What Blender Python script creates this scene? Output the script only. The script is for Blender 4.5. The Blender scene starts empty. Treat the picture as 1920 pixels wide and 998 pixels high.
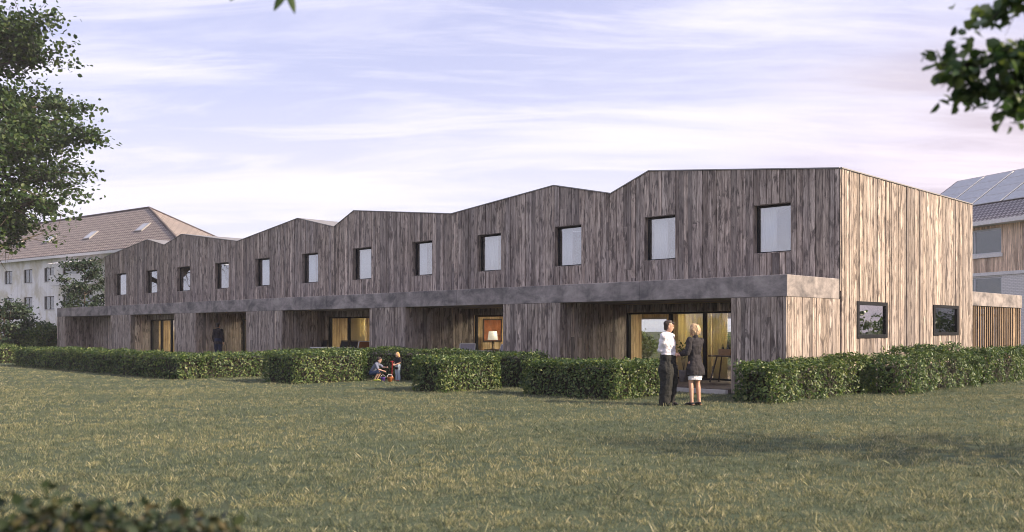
import bpy, bmesh, math, random
import numpy as np
from mathutils import Vector, Matrix
R = math.radians
rnd = random.Random(7)
nrg = np.random.default_rng(11)
scene = bpy.context.scene
C = scene.collection

# ------------------------------------------------------------------ camera numbers (pixels of the 1920 wide photograph)
F, HOR, HC = 1716.4, 618.7, 1.55
def at(u, v, Y):
    return Vector(((u-960)/F*Y, Y, HC-(v-HOR)/F*Y))
def gnd(u, v, z=0.0):
    return at(u, v, (HC-z)*F/(v-HOR))
TH = R(44.864)
AX = Vector((math.cos(TH), -math.sin(TH), 0)); DX = Vector((math.sin(TH), math.cos(TH), 0))
O = Vector((8.237, 22.980, 0))
def L(a, d, z=0.0):
    return O + AX*a + DX*d + Vector((0, 0, z))
def on_u(u, d):
    """local a of the point at depth d of the building seen at column u"""
    k = (u-960)/F; b = O + DX*d
    return (k*b.y-b.x)/(AX.x-k*AX.y)

# ------------------------------------------------------------------ object helpers
def tag(o, label=None, cat=None, group=None, kind=None):
    if label: o['label'] = label
    if cat: o['category'] = cat
    if group: o['group'] = group
    if kind: o['kind'] = kind
    return o
def empty(name, loc, rz=0.0):
    o = bpy.data.objects.new(name, None); C.objects.link(o)
    o.location = loc; o.rotation_euler = (0, 0, rz); o.empty_display_size = .2
    return o
def obj(name, me, mat=None, parent=None, smooth=False):
    o = bpy.data.objects.new(name, me); C.objects.link(o)
    if parent is not None: o.parent = parent
    if mat is not None:
        for m in (mat if isinstance(mat, (list, tuple)) else [mat]): me.materials.append(m)
    if smooth:
        me.polygons.foreach_set('use_smooth', [True]*len(me.polygons))
    return o
def np_mesh(name, V, faces_n, idx):
    """V (n,3); all faces have faces_n corners; idx flat"""
    me = bpy.data.meshes.new(name)
    V = np.asarray(V, dtype=np.float32); idx = np.asarray(idx, dtype=np.int32).ravel()
    nf = len(idx)//faces_n
    me.vertices.add(len(V)); me.vertices.foreach_set('co', V.ravel())
    me.loops.add(len(idx)); me.loops.foreach_set('vertex_index', idx)
    me.polygons.add(nf); me.polygons.foreach_set('loop_start', np.arange(0, nf*faces_n, faces_n, dtype=np.int32))
    me.update(calc_edges=True)
    return me
class MB:
    """collects shapes into one mesh"""
    def __init__(s): s.v = []; s.f = []
    def add(s, vs, fs):
        k = len(s.v); s.v += [tuple(p) for p in vs]; s.f += [tuple(i+k for i in f) for f in fs]; return s
    def box(s, a, b):
        x0, y0, z0 = a; x1, y1, z1 = b
        return s.add([(x0,y0,z0),(x1,y0,z0),(x1,y1,z0),(x0,y1,z0),(x0,y0,z1),(x1,y0,z1),(x1,y1,z1),(x0,y1,z1)],
                     [(0,3,2,1),(4,5,6,7),(0,1,5,4),(1,2,6,5),(2,3,7,6),(3,0,4,7)])
    def bar(s, p, q, w, h=None):
        """rectangular bar from p to q"""
        p = Vector(p); q = Vector(q); h = h or w; d = (q-p).normalized()
        up = Vector((0,0,1)) if abs(d.z) < .9 else Vector((1,0,0))
        x = d.cross(up).normalized()*w/2; y = x.cross(d).normalized()*h/2
        vs = [p-x-y, p+x-y, p+x+y, p-x+y, q-x-y, q+x-y, q+x+y, q-x+y]
        return s.add(vs, [(0,3,2,1),(4,5,6,7),(0,1,5,4),(1,2,6,5),(2,3,7,6),(3,0,4,7)])
    def tube(s, pts, rad, n=8, cap=True):
        pts = [Vector(p) for p in pts]
        if not isinstance(rad, (list, tuple)): rad = [rad]*len(pts)
        rings = []; px = None; vs = []; fs = []
        for i, p in enumerate(pts):
            d = (pts[min(i+1, len(pts)-1)]-pts[max(i-1, 0)]).normalized()
            if px is None:
                up = Vector((0,0,1)) if abs(d.z) < .9 else Vector((1,0,0))
                px = d.cross(up).normalized()
            px = (px-d*px.dot(d)).normalized(); py = d.cross(px)
            for k in range(n):
                t = 2*math.pi*k/n; vs.append(p+(px*math.cos(t)+py*math.sin(t))*rad[i])
        for i in range(len(pts)-1):
            for k in range(n):
                a = i*n+k; b = i*n+(k+1) % n; fs.append((a, b, b+n, a+n))
        if cap:
            fs.append(tuple(range(n-1, -1, -1))); fs.append(tuple((len(pts)-1)*n+k for k in range(n)))
        return s.add(vs, fs)
    def lathe(s, prof, n=16, c=(0,0,0)):
        vs = []; fs = []
        for r, z in prof:
            for k in range(n):
                t = 2*math.pi*k/n; vs.append((c[0]+r*math.cos(t), c[1]+r*math.sin(t), c[2]+z))
        for i in range(len(prof)-1):
            for k in range(n):
                a = i*n+k; b = i*n+(k+1) % n; fs.append((a, b, b+n, a+n))
        fs.append(tuple(range(n-1, -1, -1))); fs.append(tuple((len(prof)-1)*n+k for k in range(n)))
        return s.add(vs, fs)
    def ball(s, c, r, n=12, m=8):
        if not isinstance(r, (tuple, list)): r = (r, r, r)
        vs = []; fs = []
        for i in range(m+1):
            th = math.pi*i/m
            for k in range(n):
                t = 2*math.pi*k/n
                vs.append((c[0]+r[0]*math.sin(th)*math.cos(t), c[1]+r[1]*math.sin(th)*math.sin(t), c[2]+r[2]*math.cos(th)))
        for i in range(m):
            for k in range(n):
                a = i*n+k; b = i*n+(k+1) % n; fs.append((a, a+n, b+n, b))
        return s.add(vs, fs)
    def mesh(s, name):
        me = bpy.data.meshes.new(name); me.from_pydata(s.v, [], s.f); me.update(); return me
    def build(s, name, mat, parent=None, smooth=False):
        return obj(name, s.mesh(name), mat, parent, smooth)

# ------------------------------------------------------------------ materials
class NT:
    def __init__(s, name):
        s.m = bpy.data.materials.new(name); s.m.use_nodes = True; s.t = s.m.node_tree
        s.t.nodes.clear(); s.out = s.t.nodes.new('ShaderNodeOutputMaterial')
    def n(s, typ, **kw):
        nd = s.t.nodes.new(typ)
        for k, v in kw.items(): setattr(nd, k, v)
        return nd
    def l(s, a, b): s.t.links.new(a, b)
    def setin(s, nd, key, val):
        if hasattr(val, 'is_output') or isinstance(val, bpy.types.NodeSocket): s.l(val, nd.inputs[key])
        else: nd.inputs[key].default_value = val
    def coord(s, which='Object', scale=(1,1,1), loc=(0,0,0)):
        tc = s.n('ShaderNodeTexCoord'); mp = s.n('ShaderNodeMapping')
        mp.inputs['Scale'].default_value = scale; mp.inputs['Location'].default_value = loc
        s.l(tc.outputs[which], mp.inputs['Vector']); return mp.outputs[0]
    def noise(s, vec, scale=1, detail=4, rough=.55, dist=0, out='Fac'):
        nd = s.n('ShaderNodeTexNoise'); s.l(vec, nd.inputs['Vector'])
        nd.inputs['Scale'].default_value = scale; nd.inputs['Detail'].default_value = detail
        nd.inputs['Roughness'].default_value = rough; nd.inputs['Distortion'].default_value = dist
        return nd.outputs[out]
    def ramp(s, fac, stops, interp='LINEAR'):
        nd = s.n('ShaderNodeValToRGB'); s.l(fac, nd.inputs['Fac']); cr = nd.color_ramp; cr.interpolation = interp
        while len(cr.elements) < len(stops): cr.elements.new(.5)
        for e, (p, c) in zip(cr.elements, stops):
            e.position = p; e.color = (c, c, c, 1) if isinstance(c, (int, float)) else (*c, 1)
        return nd.outputs['Color']
    def mix(s, fac, a, b, mode='MIX'):
        nd = s.n('ShaderNodeMix', data_type='RGBA', blend_type=mode)
        s.setin(nd, 0, fac)
        for k, v in ((6, a), (7, b)):
            s.setin(nd, k, (*v, 1) if isinstance(v, tuple) and len(v) == 3 else v)
        return nd.outputs[2]
    def math(s, op, a, b=0.0, clamp=False):
        nd = s.n('ShaderNodeMath', operation=op, use_clamp=clamp); s.setin(nd, 0, a); s.setin(nd, 1, b); return nd.outputs[0]
    def isl(s): return s.n('ShaderNodeNewGeometry').outputs['Random Per Island']
    def bump(s, h, strength=.3, dist=.01):
        nd = s.n('ShaderNodeBump'); s.l(h, nd.inputs['Height']); nd.inputs['Strength'].default_value = strength
        nd.inputs['Distance'].default_value = dist; return nd.outputs[0]
    def bsdf(s, col, rough=.6, normal=None, spec=.5, metal=0.0):
        nd = s.n('ShaderNodeBsdfPrincipled')
        s.setin(nd, 'Base Color', (*col, 1) if isinstance(col, tuple) else col)
        s.setin(nd, 'Roughness', rough); s.setin(nd, 'Specular IOR Level', spec); s.setin(nd, 'Metallic', metal)
        if normal is not None: s.l(normal, nd.inputs['Normal'])
        return nd
    def fin(s, nd):
        s.l(nd.outputs[0], s.out.inputs['Surface']); return s.m

def m_plain(name, col, rough=.6, var=.12, sc=8, metal=0.0, spec=.5, bump=0.1):
    t = NT(name); n = t.noise(t.coord(), sc, 5, .6)
    c = t.mix(t.ramp(n, [(.3, 0.0), (.7, 1.0)]), tuple(x*(1-var) for x in col), tuple(min(1, x*(1+var)) for x in col))
    return t.fin(t.bsdf(c, rough, t.bump(n, bump, .004), spec, metal))

def m_wood(name, tones, grey=.5, knots=.45, contrast=1.0):
    """weathered vertical boards; each board is an island of its own"""
    t = NT(name); r = t.isl()
    off = t.n('ShaderNodeVectorMath', operation='SCALE')          # shift grain from board to board
    comb = t.n('ShaderNodeCombineXYZ'); t.l(r, comb.inputs[0]); t.l(r, comb.inputs[1]); t.l(r, comb.inputs[2])
    t.l(comb.outputs[0], off.inputs[0]); off.inputs['Scale'].default_value = 37.0
    def crd(sc):
        a = t.n('ShaderNodeVectorMath', operation='ADD'); t.l(t.coord('Object', sc), a.inputs[0]); t.l(off.outputs[0], a.inputs[1]); return a.outputs[0]
    streak = t.noise(crd((9, 9, .55)), 1.6, 7, .62, .25)
    grain = t.noise(crd((55, 55, 1.7)), 2.0, 5, .6, .6)
    blot = t.noise(crd((4.5, 4.5, 1.5)), 1.3, 6, .62, .5)
    large = t.noise(t.coord('Object', (.35, .35, .5)), 1.0, 4, .6)
    base = t.ramp(r, [(0.0, tones[0]), (.3, tones[1]), (.6, tones[2]), (.85, tones[3]), (1.0, tones[1])])
    c = t.mix(t.ramp(streak, [(.34, 0.0), (.66, 1.0)]), t.mix(1.0, base, (.40, .36, .35), 'MULTIPLY'), t.mix(1.0, base, (1.30, 1.27, 1.24), 'MULTIPLY'))
    rv = t.math('FRACT', t.math('MULTIPLY', r, 17.31)); c = t.mix(1.0, c, t.ramp(rv, [(0.0, .55), (.25, .84), (.7, 1.06), (1.0, 1.32)]), 'MULTIPLY')
    c = t.mix(t.math('MULTIPLY', t.ramp(grain, [(.42, 1.0), (.56, 0.0)]), .42*contrast), c, tones[4])
    c = t.mix(t.math('MULTIPLY', t.ramp(blot, [(.53, 0.0), (.62, 1.0)]), knots), c, tones[4])
    # scattered knots
    vo = t.n('ShaderNodeTexVoronoi', feature='F1'); t.l(crd((5.5, 5.5, 1.35)), vo.inputs['Vector']); vo.inputs['Scale'].default_value = 1.25
    vo.inputs['Randomness'].default_value = 1.0
    kn = t.ramp(vo.outputs['Distance'], [(.09, 1.0), (.26, 0.0)])
    c = t.mix(t.math('MULTIPLY', kn, .8), c, tuple(x*.5 for x in tones[4]))
    # thin drying cracks
    ck = t.noise(crd((70, 70, .8)), 1.0, 3, .5, .3)
    ckm = t.math('MULTIPLY', t.ramp(ck, [(.485, 0.0), (.497, 1.0), (.503, 1.0), (.515, 0.0)]), t.ramp(blot, [(.40, 0.0), (.52, 1.0)]))
    c = t.mix(t.math('MULTIPLY', ckm, .85), c, tuple(x*.3 for x in tones[4]))
    c = t.mix(t.ramp(large, [(.35, 0.0), (.68, grey)]), c, t.mix(.55, c, (.33, .295, .30)))
    h = t.math('SUBTRACT', t.math('ADD', t.math('MULTIPLY', grain, .6), streak), t.math('MULTIPLY', ckm, 1.2))
    return t.fin(t.bsdf(c, .78, t.bump(h, .55, .006), .25))

def m_concrete(name, a, b):
    t = NT(name); n = t.noise(t.coord('Object', (.8, .8, 1.3)), 1.7, 9, .66, .35); f = t.noise(t.coord(), 60, 4, .6)
    s = t.noise(t.coord('Object', (3, 3, .5)), 1.4, 5, .6)
    c = t.mix(t.ramp(n, [(.36, 0.0), (.64, 1.0)]), a, b)
    c = t.mix(t.math('MULTIPLY', t.ramp(s, [(.52, 0.0), (.72, 1.0)]), .35), c, tuple(x*.55 for x in a))
    c = t.mix(t.math('MULTIPLY', t.ramp(f, [(.3, 1.0), (.42, 0.0)]), .35), c, tuple(x*.6 for x in a))
    return t.fin(t.bsdf(c, .88, t.bump(t.math('ADD', n, t.math('MULTIPLY', f, .4)), .35, .02), .2))

def m_leaf(name, cols, trans=.3, rough=.42, patch=None):
    t = NT(name); r = t.isl()
    c = t.ramp(r, [(i/(len(cols)-1), k) for i, k in enumerate(cols)])
    n = t.noise(t.coord('Object'), patch or .9, 4, .6)
    c = t.mix(t.ramp(n, [(.36, 0.0), (.64, .75)]), c, t.mix(1.0, c, (1.12, 1.08, .85), 'MULTIPLY'))
    b = t.bsdf(c, rough, None, .35); tr = t.n('ShaderNodeBsdfTranslucent')
    t.l(t.mix(1.0, c, (1.25, 1.35, .7), 'MULTIPLY'), tr.inputs['Color'])
    mx = t.n('ShaderNodeMixShader'); mx.inputs[0].default_value = trans
    t.l(b.outputs[0], mx.inputs[1]); t.l(tr.outputs[0], mx.inputs[2]); return t.fin(mx)

def m_glass(name, base, tint=(.9, .93, .95), rough=.0):
    t = NT(name); lw = t.n('ShaderNodeLayerWeight'); lw.inputs['Blend'].default_value = .5
    fr = t.math('POWER', lw.outputs['Facing'], 5.0)
    tr = t.n('ShaderNodeBsdfTransparent'); tr.inputs[0].default_value = (*tint, 1)
    gl = t.n('ShaderNodeBsdfGlossy'); gl.inputs['Roughness'].default_value = rough; gl.inputs[0].default_value = (.96, .97, 1, 1)
    wv = t.noise(t.coord('Object', (1, 1, 1)), .9, 2, .5)
    t.l(t.bump(wv, .07, .05), gl.inputs['Normal'])
    mx = t.n('ShaderNodeMixShader'); t.l(t.math('ADD', t.math('MULTIPLY', fr, 1-base), base, True), mx.inputs[0])
    t.l(tr.outputs[0], mx.inputs[1]); t.l(gl.outputs[0], mx.inputs[2]); return t.fin(mx)

def m_emit(name, col, st):
    t = NT(name); b = t.bsdf((.8, .78, .72), .6)
    b.inputs['Emission Color'].default_value = (*col, 1); b.inputs['Emission Strength'].default_value = st
    return t.fin(b)

def m_cloth(name, col, sc=60, trans=0.0):
    t = NT(name); n = t.noise(t.coord(), sc, 3, .6); w = t.noise(t.coord('Object', (7, 7, 4)), 1.6, 3, .5, .4)
    c = t.mix(t.ramp(n, [(.3, 0.0), (.7, 1.0)]), tuple(x*.85 for x in col), tuple(min(1, x*1.12) for x in col))
    b = t.bsdf(c, .85, t.bump(t.math('ADD', w, t.math('MULTIPLY', n, .1)), .5, .03), .2)
    if not trans: return t.fin(b)
    tr = t.n('ShaderNodeBsdfTranslucent'); t.l(c, tr.inputs['Color']); mx = t.n('ShaderNodeMixShader'); mx.inputs[0].default_value = trans
    t.l(b.outputs[0], mx.inputs[1]); t.l(tr.outputs[0], mx.inputs[2]); return t.fin(mx)

def m_tiles(name, a, b, row=.28):
    t = NT(name); br = t.n('ShaderNodeTexBrick'); t.l(t.coord('UV'), br.inputs['Vector'])
    br.inputs['Color1'].default_value = (*a, 1); br.inputs['Color2'].default_value = (*b, 1); br.inputs['Mortar'].default_value = (a[0]*.28, a[1]*.26, a[2]*.28, 1)
    br.inputs['Scale'].default_value = 1; br.inputs['Mortar Size'].default_value = .055; br.inputs['Brick Width'].default_value = row*.85; br.inputs['Row Height'].default_value = row
    br.inputs['Bias'].default_value = -.1
    n = t.noise(t.coord('Object'), .35, 5, .65)
    c = t.mix(t.ramp(n, [(.35, 0.0), (.7, .6)]), br.outputs['Color'], (a[0]*.6, a[1]*.62, a[2]*.66))
    return t.fin(t.bsdf(c, .85, t.bump(br.outputs['Fac'], -.6, .05), .2))

M = {}
WT = [(.56, .48, .415), (.48, .425, .38), (.66, .565, .48), (.39, .35, .325), (.074, .059, .053)]
M['wood'] = m_wood('weathered_boards', WT, .38, .8, 1.4)
M['slat'] = m_wood('cedar_slats', [(.24, .175, .115), (.29, .215, .14), (.20, .148, .10), (.33, .255, .17), (.09, .06, .04)], .1, .3)
M['lining'] = m_wood('interior_timber', [(.68, .53, .30), (.74, .60, .37), (.64, .46, .23), (.76, .64, .42), (.42, .25, .11)], 0.0, .3)
M['backing'] = m_plain('dark_backing', (.035, .03, .028), .9)
M['concrete'] = m_concrete('canopy_concrete', (.13, .122, .126), (.385, .345, .33))
M['kerb'] = m_concrete('edge_concrete', (.42, .40, .38), (.55, .52, .50))
M['frame'] = m_plain('black_frame', (.009, .010, .013), .6, .1, 30, spec=.2)
M['glass_up'] = m_glass('coated_glass', .23)
M['glass_side'] = m_glass('side_glass', .26)
M['glass'] = m_glass('terrace_glass', .07, (.95, .96, .95))
M['roof'] = m_plain('roof_membrane', (.20, .20, .21), .7, .15, 3)
M['flash'] = m_plain('edge_flashing', (.26, .25, .25), .6, .08, 6)
M['deck'] = m_wood('deck_boards', [(.17, .13, .11), (.15, .115, .10), (.19, .15, .125), (.13, .10, .09), (.05, .035, .03)], .3, .3)
M['plaster_in'] = m_plain('inside_plaster', (.62, .52, .38), .8)
M['lamp'] = m_emit('added_ceiling_light', (1, .89, .68), 30)  # glow of the unseen panels added to brighten the rooms
M['shade'] = m_emit('lamp_shade_fabric', (1, .86, .66), .3)
M['curtain'] = m_cloth('white_curtain', (.86, .86, .88), 90, .3)
M['ochre'] = m_cloth('ochre_curtain', (.82, .73, .48), 90, .4)

# ------------------------------------------------------------------ world, sun, camera
SUN_AZ, SUN_EL = R(-22), R(29)          # azimuth from +X towards +Y
w = bpy.data.worlds.new("World"); scene.world = w; w.use_nodes = True
def make_world():
    t = w.node_tree; t.nodes.clear()
    out = t.nodes.new('ShaderNodeOutputWorld'); bg = t.nodes.new('ShaderNodeBackground'); bg.inputs['Strength'].default_value = .1
    sky = t.nodes.new('ShaderNodeTexSky'); sky.sky_type = 'NISHITA'; sky.sun_disc = False
    sky.sun_elevation = SUN_EL; sky.sun_rotation = math.pi/2-SUN_AZ; sky.air_density = 1.0; sky.dust_density = 1.2; sky.ozone_density = 2.0
    def N(ty, **k):
        n = t.nodes.new(ty)
        for a, b in k.items(): setattr(n, a, b)
        return n
    def mth(op, a, b=0.0, clamp=False):
        n = N('ShaderNodeMath', operation=op, use_clamp=clamp)
        for i, v in enumerate((a, b)):
            if isinstance(v, (int, float)): n.inputs[i].default_value = v
            else: t.links.new(v, n.inputs[i])
        return n.outputs[0]
    def mapr(v, a, b, c=0.0, d=1.0):
        n = N('ShaderNodeMapRange', interpolation_type='SMOOTHSTEP'); t.links.new(v, n.inputs[0])
        for i, x in enumerate((a, b, c, d)): n.inputs[i+1].default_value = x
        return n.outputs[0]
    def mix(f, a, b):
        n = N('ShaderNodeMix', data_type='RGBA')
        for i, v in ((0, f), (6, a), (7, b)):
            if isinstance(v, (int, float)): n.inputs[i].default_value = v
            elif isinstance(v, tuple): n.inputs[i].default_value = (*v, 1)
            else: t.links.new(v, n.inputs[i])
        return n.outputs[2]
    tc = N('ShaderNodeTexCoord'); sp = N('ShaderNodeSeparateXYZ'); t.links.new(tc.outputs['Generated'], sp.inputs[0])
    zz = mth('ADD', mth('MAXIMUM', sp.outputs[2], 0.0), .16)
    cx = mth('DIVIDE', sp.outputs[0], zz); cy = mth('DIVIDE', sp.outputs[1], zz)
    def cloud(sx, sy, det, ro, dist, ox=0.0):
        cb = N('ShaderNodeCombineXYZ'); t.links.new(mth('ADD', mth('MULTIPLY', cx, sx), ox), cb.inputs[0]); t.links.new(mth('MULTIPLY', cy, sy), cb.inputs[1])
        n = N('ShaderNodeTexNoise'); t.links.new(cb.outputs[0], n.inputs[0]); n.inputs['Scale'].default_value = 1
        n.inputs['Detail'].default_value = det; n.inputs['Roughness'].default_value = ro; n.inputs['Distortion'].default_value = dist
        return n.outputs['Fac']
    veil = cloud(.35, .8, 5, .55, .4, 3.1); streak = cloud(.55, 2.1, 8, .6, .5, 7.7); wisp = cloud(1.2, 4.5, 8, .62, .6, 1.3); dark = cloud(.7, 1.8, 7, .6, .5, 12.4)
    low = mapr(sp.outputs[2], .02, .36, 1.0, 0.0)
    side = mapr(sp.outputs[0], .1, .62)
    col = mix(.82, sky.outputs[0], (2.85, 2.9, 4.35))                                        # lavender veil of high cirrus over the blue
    col = mix(mth('MULTIPLY', mapr(veil, .36, .66), .55), col, (3.75, 3.7, 4.85))
    col = mix(mth('MULTIPLY', mapr(streak, .44, .66), .72), col, (4.85, 4.72, 5.4))
    col = mix(mth('MULTIPLY', mapr(wisp, .46, .68), .55), col, (5.1, 4.9, 5.5))
    col = mix(mth('MULTIPLY', low, .55), col, (5.05, 4.82, 5.15))
    col = mix(mth('MULTIPLY', mth('MULTIPLY', side, .75), low), col, (5.9, 4.6, 4.6))
    col = mix(mth('MULTIPLY', mth('MULTIPLY', mapr(dark, .40, .60), mapr(sp.outputs[0], .20, .46)), mth('MULTIPLY', mapr(sp.outputs[2], .33, .22), .85)), col, (3.0, 2.6, 3.05))
    t.links.new(col, bg.inputs['Color']); t.links.new(bg.outputs[0], out.inputs[0])
make_world()
sl = bpy.data.lights.new('sun', 'SUN'); sl.energy = 4.2; sl.angle = R(.6); sl.color = (1, .81, .60)
so = bpy.data.objects.new('sun', sl); C.objects.link(so)
sd = Vector((math.cos(SUN_AZ)*math.cos(SUN_EL), math.sin(SUN_AZ)*math.cos(SUN_EL), math.sin(SUN_EL)))
so.rotation_euler = (-sd).to_track_quat('-Z', 'Y').to_euler(); so.location = (40, 10, 30)
cam = bpy.data.cameras.new('camera'); co = bpy.data.objects.new('camera', cam); C.objects.link(co); scene.camera = co
co.location = (0, 0, HC); co.rotation_euler = (math.pi/2, 0, 0)
cam.sensor_width = 36; cam.lens = 36*F/1920; cam.shift_y = (HOR-499)/1920; cam.clip_start = .1; cam.clip_end = 3000
cam.dof.use_dof = True; cam.dof.focus_distance = 27; cam.dof.aperture_fstop = 1.7
scene.view_settings.view_transform = 'Standard'; scene.view_settings.look = 'None'; scene.view_settings.exposure = 1.15; scene.view_settings.gamma = 1
scene.view_settings.use_curve_mapping = False
scene.cycles.use_denoising = True
try: scene.cycles.denoiser = 'OPENIMAGEDENOISE'
except Exception: pass
scene.cycles.filter_width = .95
scene.cycles.max_bounces = 7; scene.cycles.transparent_max_bounces = 12; scene.cycles.caustics_reflective = False; scene.cycles.caustics_refractive = False
scene.cycles.sample_clamp_indirect = 6

# ------------------------------------------------------------------ ground and grass
def make_ground():
    t = NT('lawn_soil'); n = t.noise(t.coord('Object'), .5, 6, .6); f = t.noise(t.coord('Object'), 22, 5, .65)
    c = t.mix(t.ramp(n, [(.35, 0.0), (.65, 1.0)]), (.06, .082, .055), (.10, .118, .07)); c = t.mix(t.ramp(f, [(.35, .7), (.6, 0.0)]), c, (.04, .055, .035))
    m = t.fin(t.bsdf(c, .95, t.bump(f, .8, .03), .1))
    S = 700; o = obj('ground', np_mesh('ground', [(-S,-S,0),(S,-S,0),(S,S,0),(-S,S,0)], 4, [0,1,2,3]), m); tag(o, kind='structure')
    t = NT('grass_blades'); r = t.isl(); a = t.noise(t.coord('Object', (.5, .9, 0)), .62, 7, .72, .5); b = t.noise(t.coord('Object', (1, 1.0, 0)), 5.5, 4, .65)
    c = t.ramp(r, [(0, (.100, .122, .070)), (.3, (.180, .194, .102)), (.6, (.256, .255, .138)), (.85, (.36, .342, .20)), (1, (.48, .44, .30))])
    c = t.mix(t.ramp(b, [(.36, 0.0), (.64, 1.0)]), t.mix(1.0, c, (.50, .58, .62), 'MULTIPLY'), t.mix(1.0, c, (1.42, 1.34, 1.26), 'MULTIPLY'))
    c = t.mix(t.ramp(a, [(.44, 0.0), (.60, .85)]), c, t.mix(1.0, c, (.48, .60, .68), 'MULTIPLY'))  # bluish shade patches of the lawn, put into the blade colour
    bs = t.bsdf(c, .6, None, .25); tr = t.n('ShaderNodeBsdfTranslucent'); t.l(c, tr.inputs['Color'])
    mx = t.n('ShaderNodeMixShader'); mx.inputs[0].default_value = .35; t.l(bs.outputs[0], mx.inputs[1]); t.l(tr.outputs[0], mx.inputs[2]); gm = t.fin(mx)
    P, ws, hs, od = [], [], [], []
    for y0, y1, dens, per, wd in ((2.0, 6.5, 40, 16, .005), (6.5, 10, 150, 15, .0048), (10, 15, 105, 13, .0062), (15, 24, 66, 11, .0085), (24, 40, 26, 9, .0135), (40, 75, 7, 5, .026)):
        X1 = .62*y1+1.5; cnt = int(dens*2*X1*(y1-y0)); x = nrg.uniform(-X1, X1, cnt); y = nrg.uniform(y0, y1, cnt)
        rx = x-O.x; ry = y-O.y; la = rx*AX.x+ry*AX.y; ld = rx*DX.x+ry*DX.y
        k = (np.abs(x) < .62*y+1.5) & ~((ld > -2.95) & (la < .05) & (la > -47) & (ld < 15)); x, y = x[k], y[k]
        th = np.exp(nrg.normal(0, .36, len(x))); c = np.repeat(np.stack([x, y], 1), per, 0); o = nrg.normal(0, .034, c.shape)*np.repeat(th, per)[:,None]**.5
        P.append(np.concatenate([c+o, np.zeros((len(c), 1))], 1)); od.append(o/.05); ws.append(np.full(len(c), wd)); hs.append(np.repeat(th, per)*nrg.uniform(.6, 1.25, len(c)))
    P = np.concatenate(P); ws = np.concatenate(ws); hs = np.concatenate(hs); od = np.concatenate(od); n = len(P)
    h = .032*hs; ang = nrg.uniform(0, 2*np.pi, n)
    wdir = np.stack([np.cos(ang), np.sin(ang), np.zeros(n)], 1)*ws[:,None]*nrg.uniform(.6, 1.3, n)[:,None]*.5
    lean = np.stack([od[:,0]*.35*h+nrg.normal(0, .32, n)*h, od[:,1]*.35*h+nrg.normal(0, .32, n)*h, h], 1)
    V = np.empty((n, 4, 3)); V[:,0] = P-wdir; V[:,1] = P+wdir; mid = P+lean*np.array([.45, .45, .6])
    V[:,2] = mid+wdir*.75; V[:,3] = P+lean
    idx = np.arange(n*4).reshape(n, 4)
    tri = np.stack([idx[:,0], idx[:,1], idx[:,2], idx[:,0], idx[:,2], idx[:,3]], 1)
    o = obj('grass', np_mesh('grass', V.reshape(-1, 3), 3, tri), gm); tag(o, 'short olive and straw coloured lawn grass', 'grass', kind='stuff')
make_ground()

# ------------------------------------------------------------------ board walls
def boards(mb, mp, s0, s1, z0, top, openings=(), cuts=(), wmin=.085, wmax=.20, jit=.020, th=.028, gap=.012, rg=rnd, joint=.16):
    """vertical boards between s0 and s1; mp(s, out, z) -> local point; top(s) gives the upper edge; openings = (s0, s1, z0, z1)"""
    hard = sorted({s0, s1, *[c for c in cuts if s0 < c < s1], *[e for o in openings for e in o[:2] if s0 < e < s1]})
    edges = []
    for A, B in zip(hard, hard[1:]):
        x = A; lst = [A]
        while True:
            wdt = rg.uniform(wmin, wmax)
            if x+wdt > B-wmin*.7: break
            x += wdt; lst.append(x)
        edges += list(zip(lst, lst[1:]+[B]))
    for p, q in edges:
        mid = (p+q)/2; segs = [(z0, None)]
        ops = sorted([(o[2], o[3]) for o in openings if o[0] < mid < o[1]])
        zc = z0; segs = []
        for a, b in ops: segs.append((zc, a)); zc = b
        segs.append((zc, None))
        out = rg.uniform(0, jit); gw = gap/2*rg.choice((.5, .7, 1.0, 1.4, 2.0))
        for a, b in segs:
            if b is not None and b-a < .02: continue
            parts = [(a, b)]
            lim = b if b is not None else min(top(p), top(q))
            if rg.random() < joint and lim-a > 1.2:
                c = rg.uniform(a+.4, lim-.4); parts = [(a, c-.002), (c+.002, b)]
            for c, e in parts:
                g = gw; dt = th+out+rg.uniform(0, .003)
                zt0 = e if e is not None else top(p); zt1 = e if e is not None else top(q)
                pts = [mp(p+g, 0, c), mp(q-g, 0, c), mp(q-g, 0, zt1), mp(p+g, 0, zt0), mp(p+g, dt, c), mp(q-g, dt, c), mp(q-g, dt, zt1), mp(p+g, dt, zt0)]
                mb.add(pts, [(4,5,6,7),(0,4,7,3),(1,2,6,5),(3,7,6,2),(0,1,5,4)])
def front(d): return lambda s, o, z: (s, d-o, z)            # wall that faces -d
def right(a): return lambda s, o, z: (a+o, s, z)            # wall that faces +a (s = depth)
def back(d): return lambda s, o, z: (s, d+o, z)

ROOF = [(0, 5.59), (-5.87, 6.24), (-7.3, 5.72), (-9.66, 6.23), (-14.69, 5.76), (-20.74, 6.43), (-22.16, 5.88), (-24.97, 6.48), (-30.34, 5.83), (-36.31, 6.61), (-38.36, 6.18), (-40.53, 6.62), (-46.69, 5.97)]
def rooftop(a):
    for (a1, z1), (a0, z0) in zip(ROOF, ROOF[1:]):
        if a0 <= a <= a1: return z0+(z1-z0)*(a-a0)/(a1-a0)
    return ROOF[0][1] if a > 0 else ROOF[-1][1]
WIN = [(-2.41, -1.31), (-6.04, -4.92), (-9.64, -8.48), (-13.32, -12.11), (-16.96, -15.77), (-20.85, -19.54), (-24.67, -23.36), (-28.67, -27.37), (-32.65, -31.23), (-36.87, -35.32), (-40.82, -39.29), (-45.16, -43.45)]
WZ0, WZ1 = 3.585, 4.90
DB, A0 = 9.40, -46.69
BAND0, BAND1, DF = 2.32, 2.83, -2.73
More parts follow.
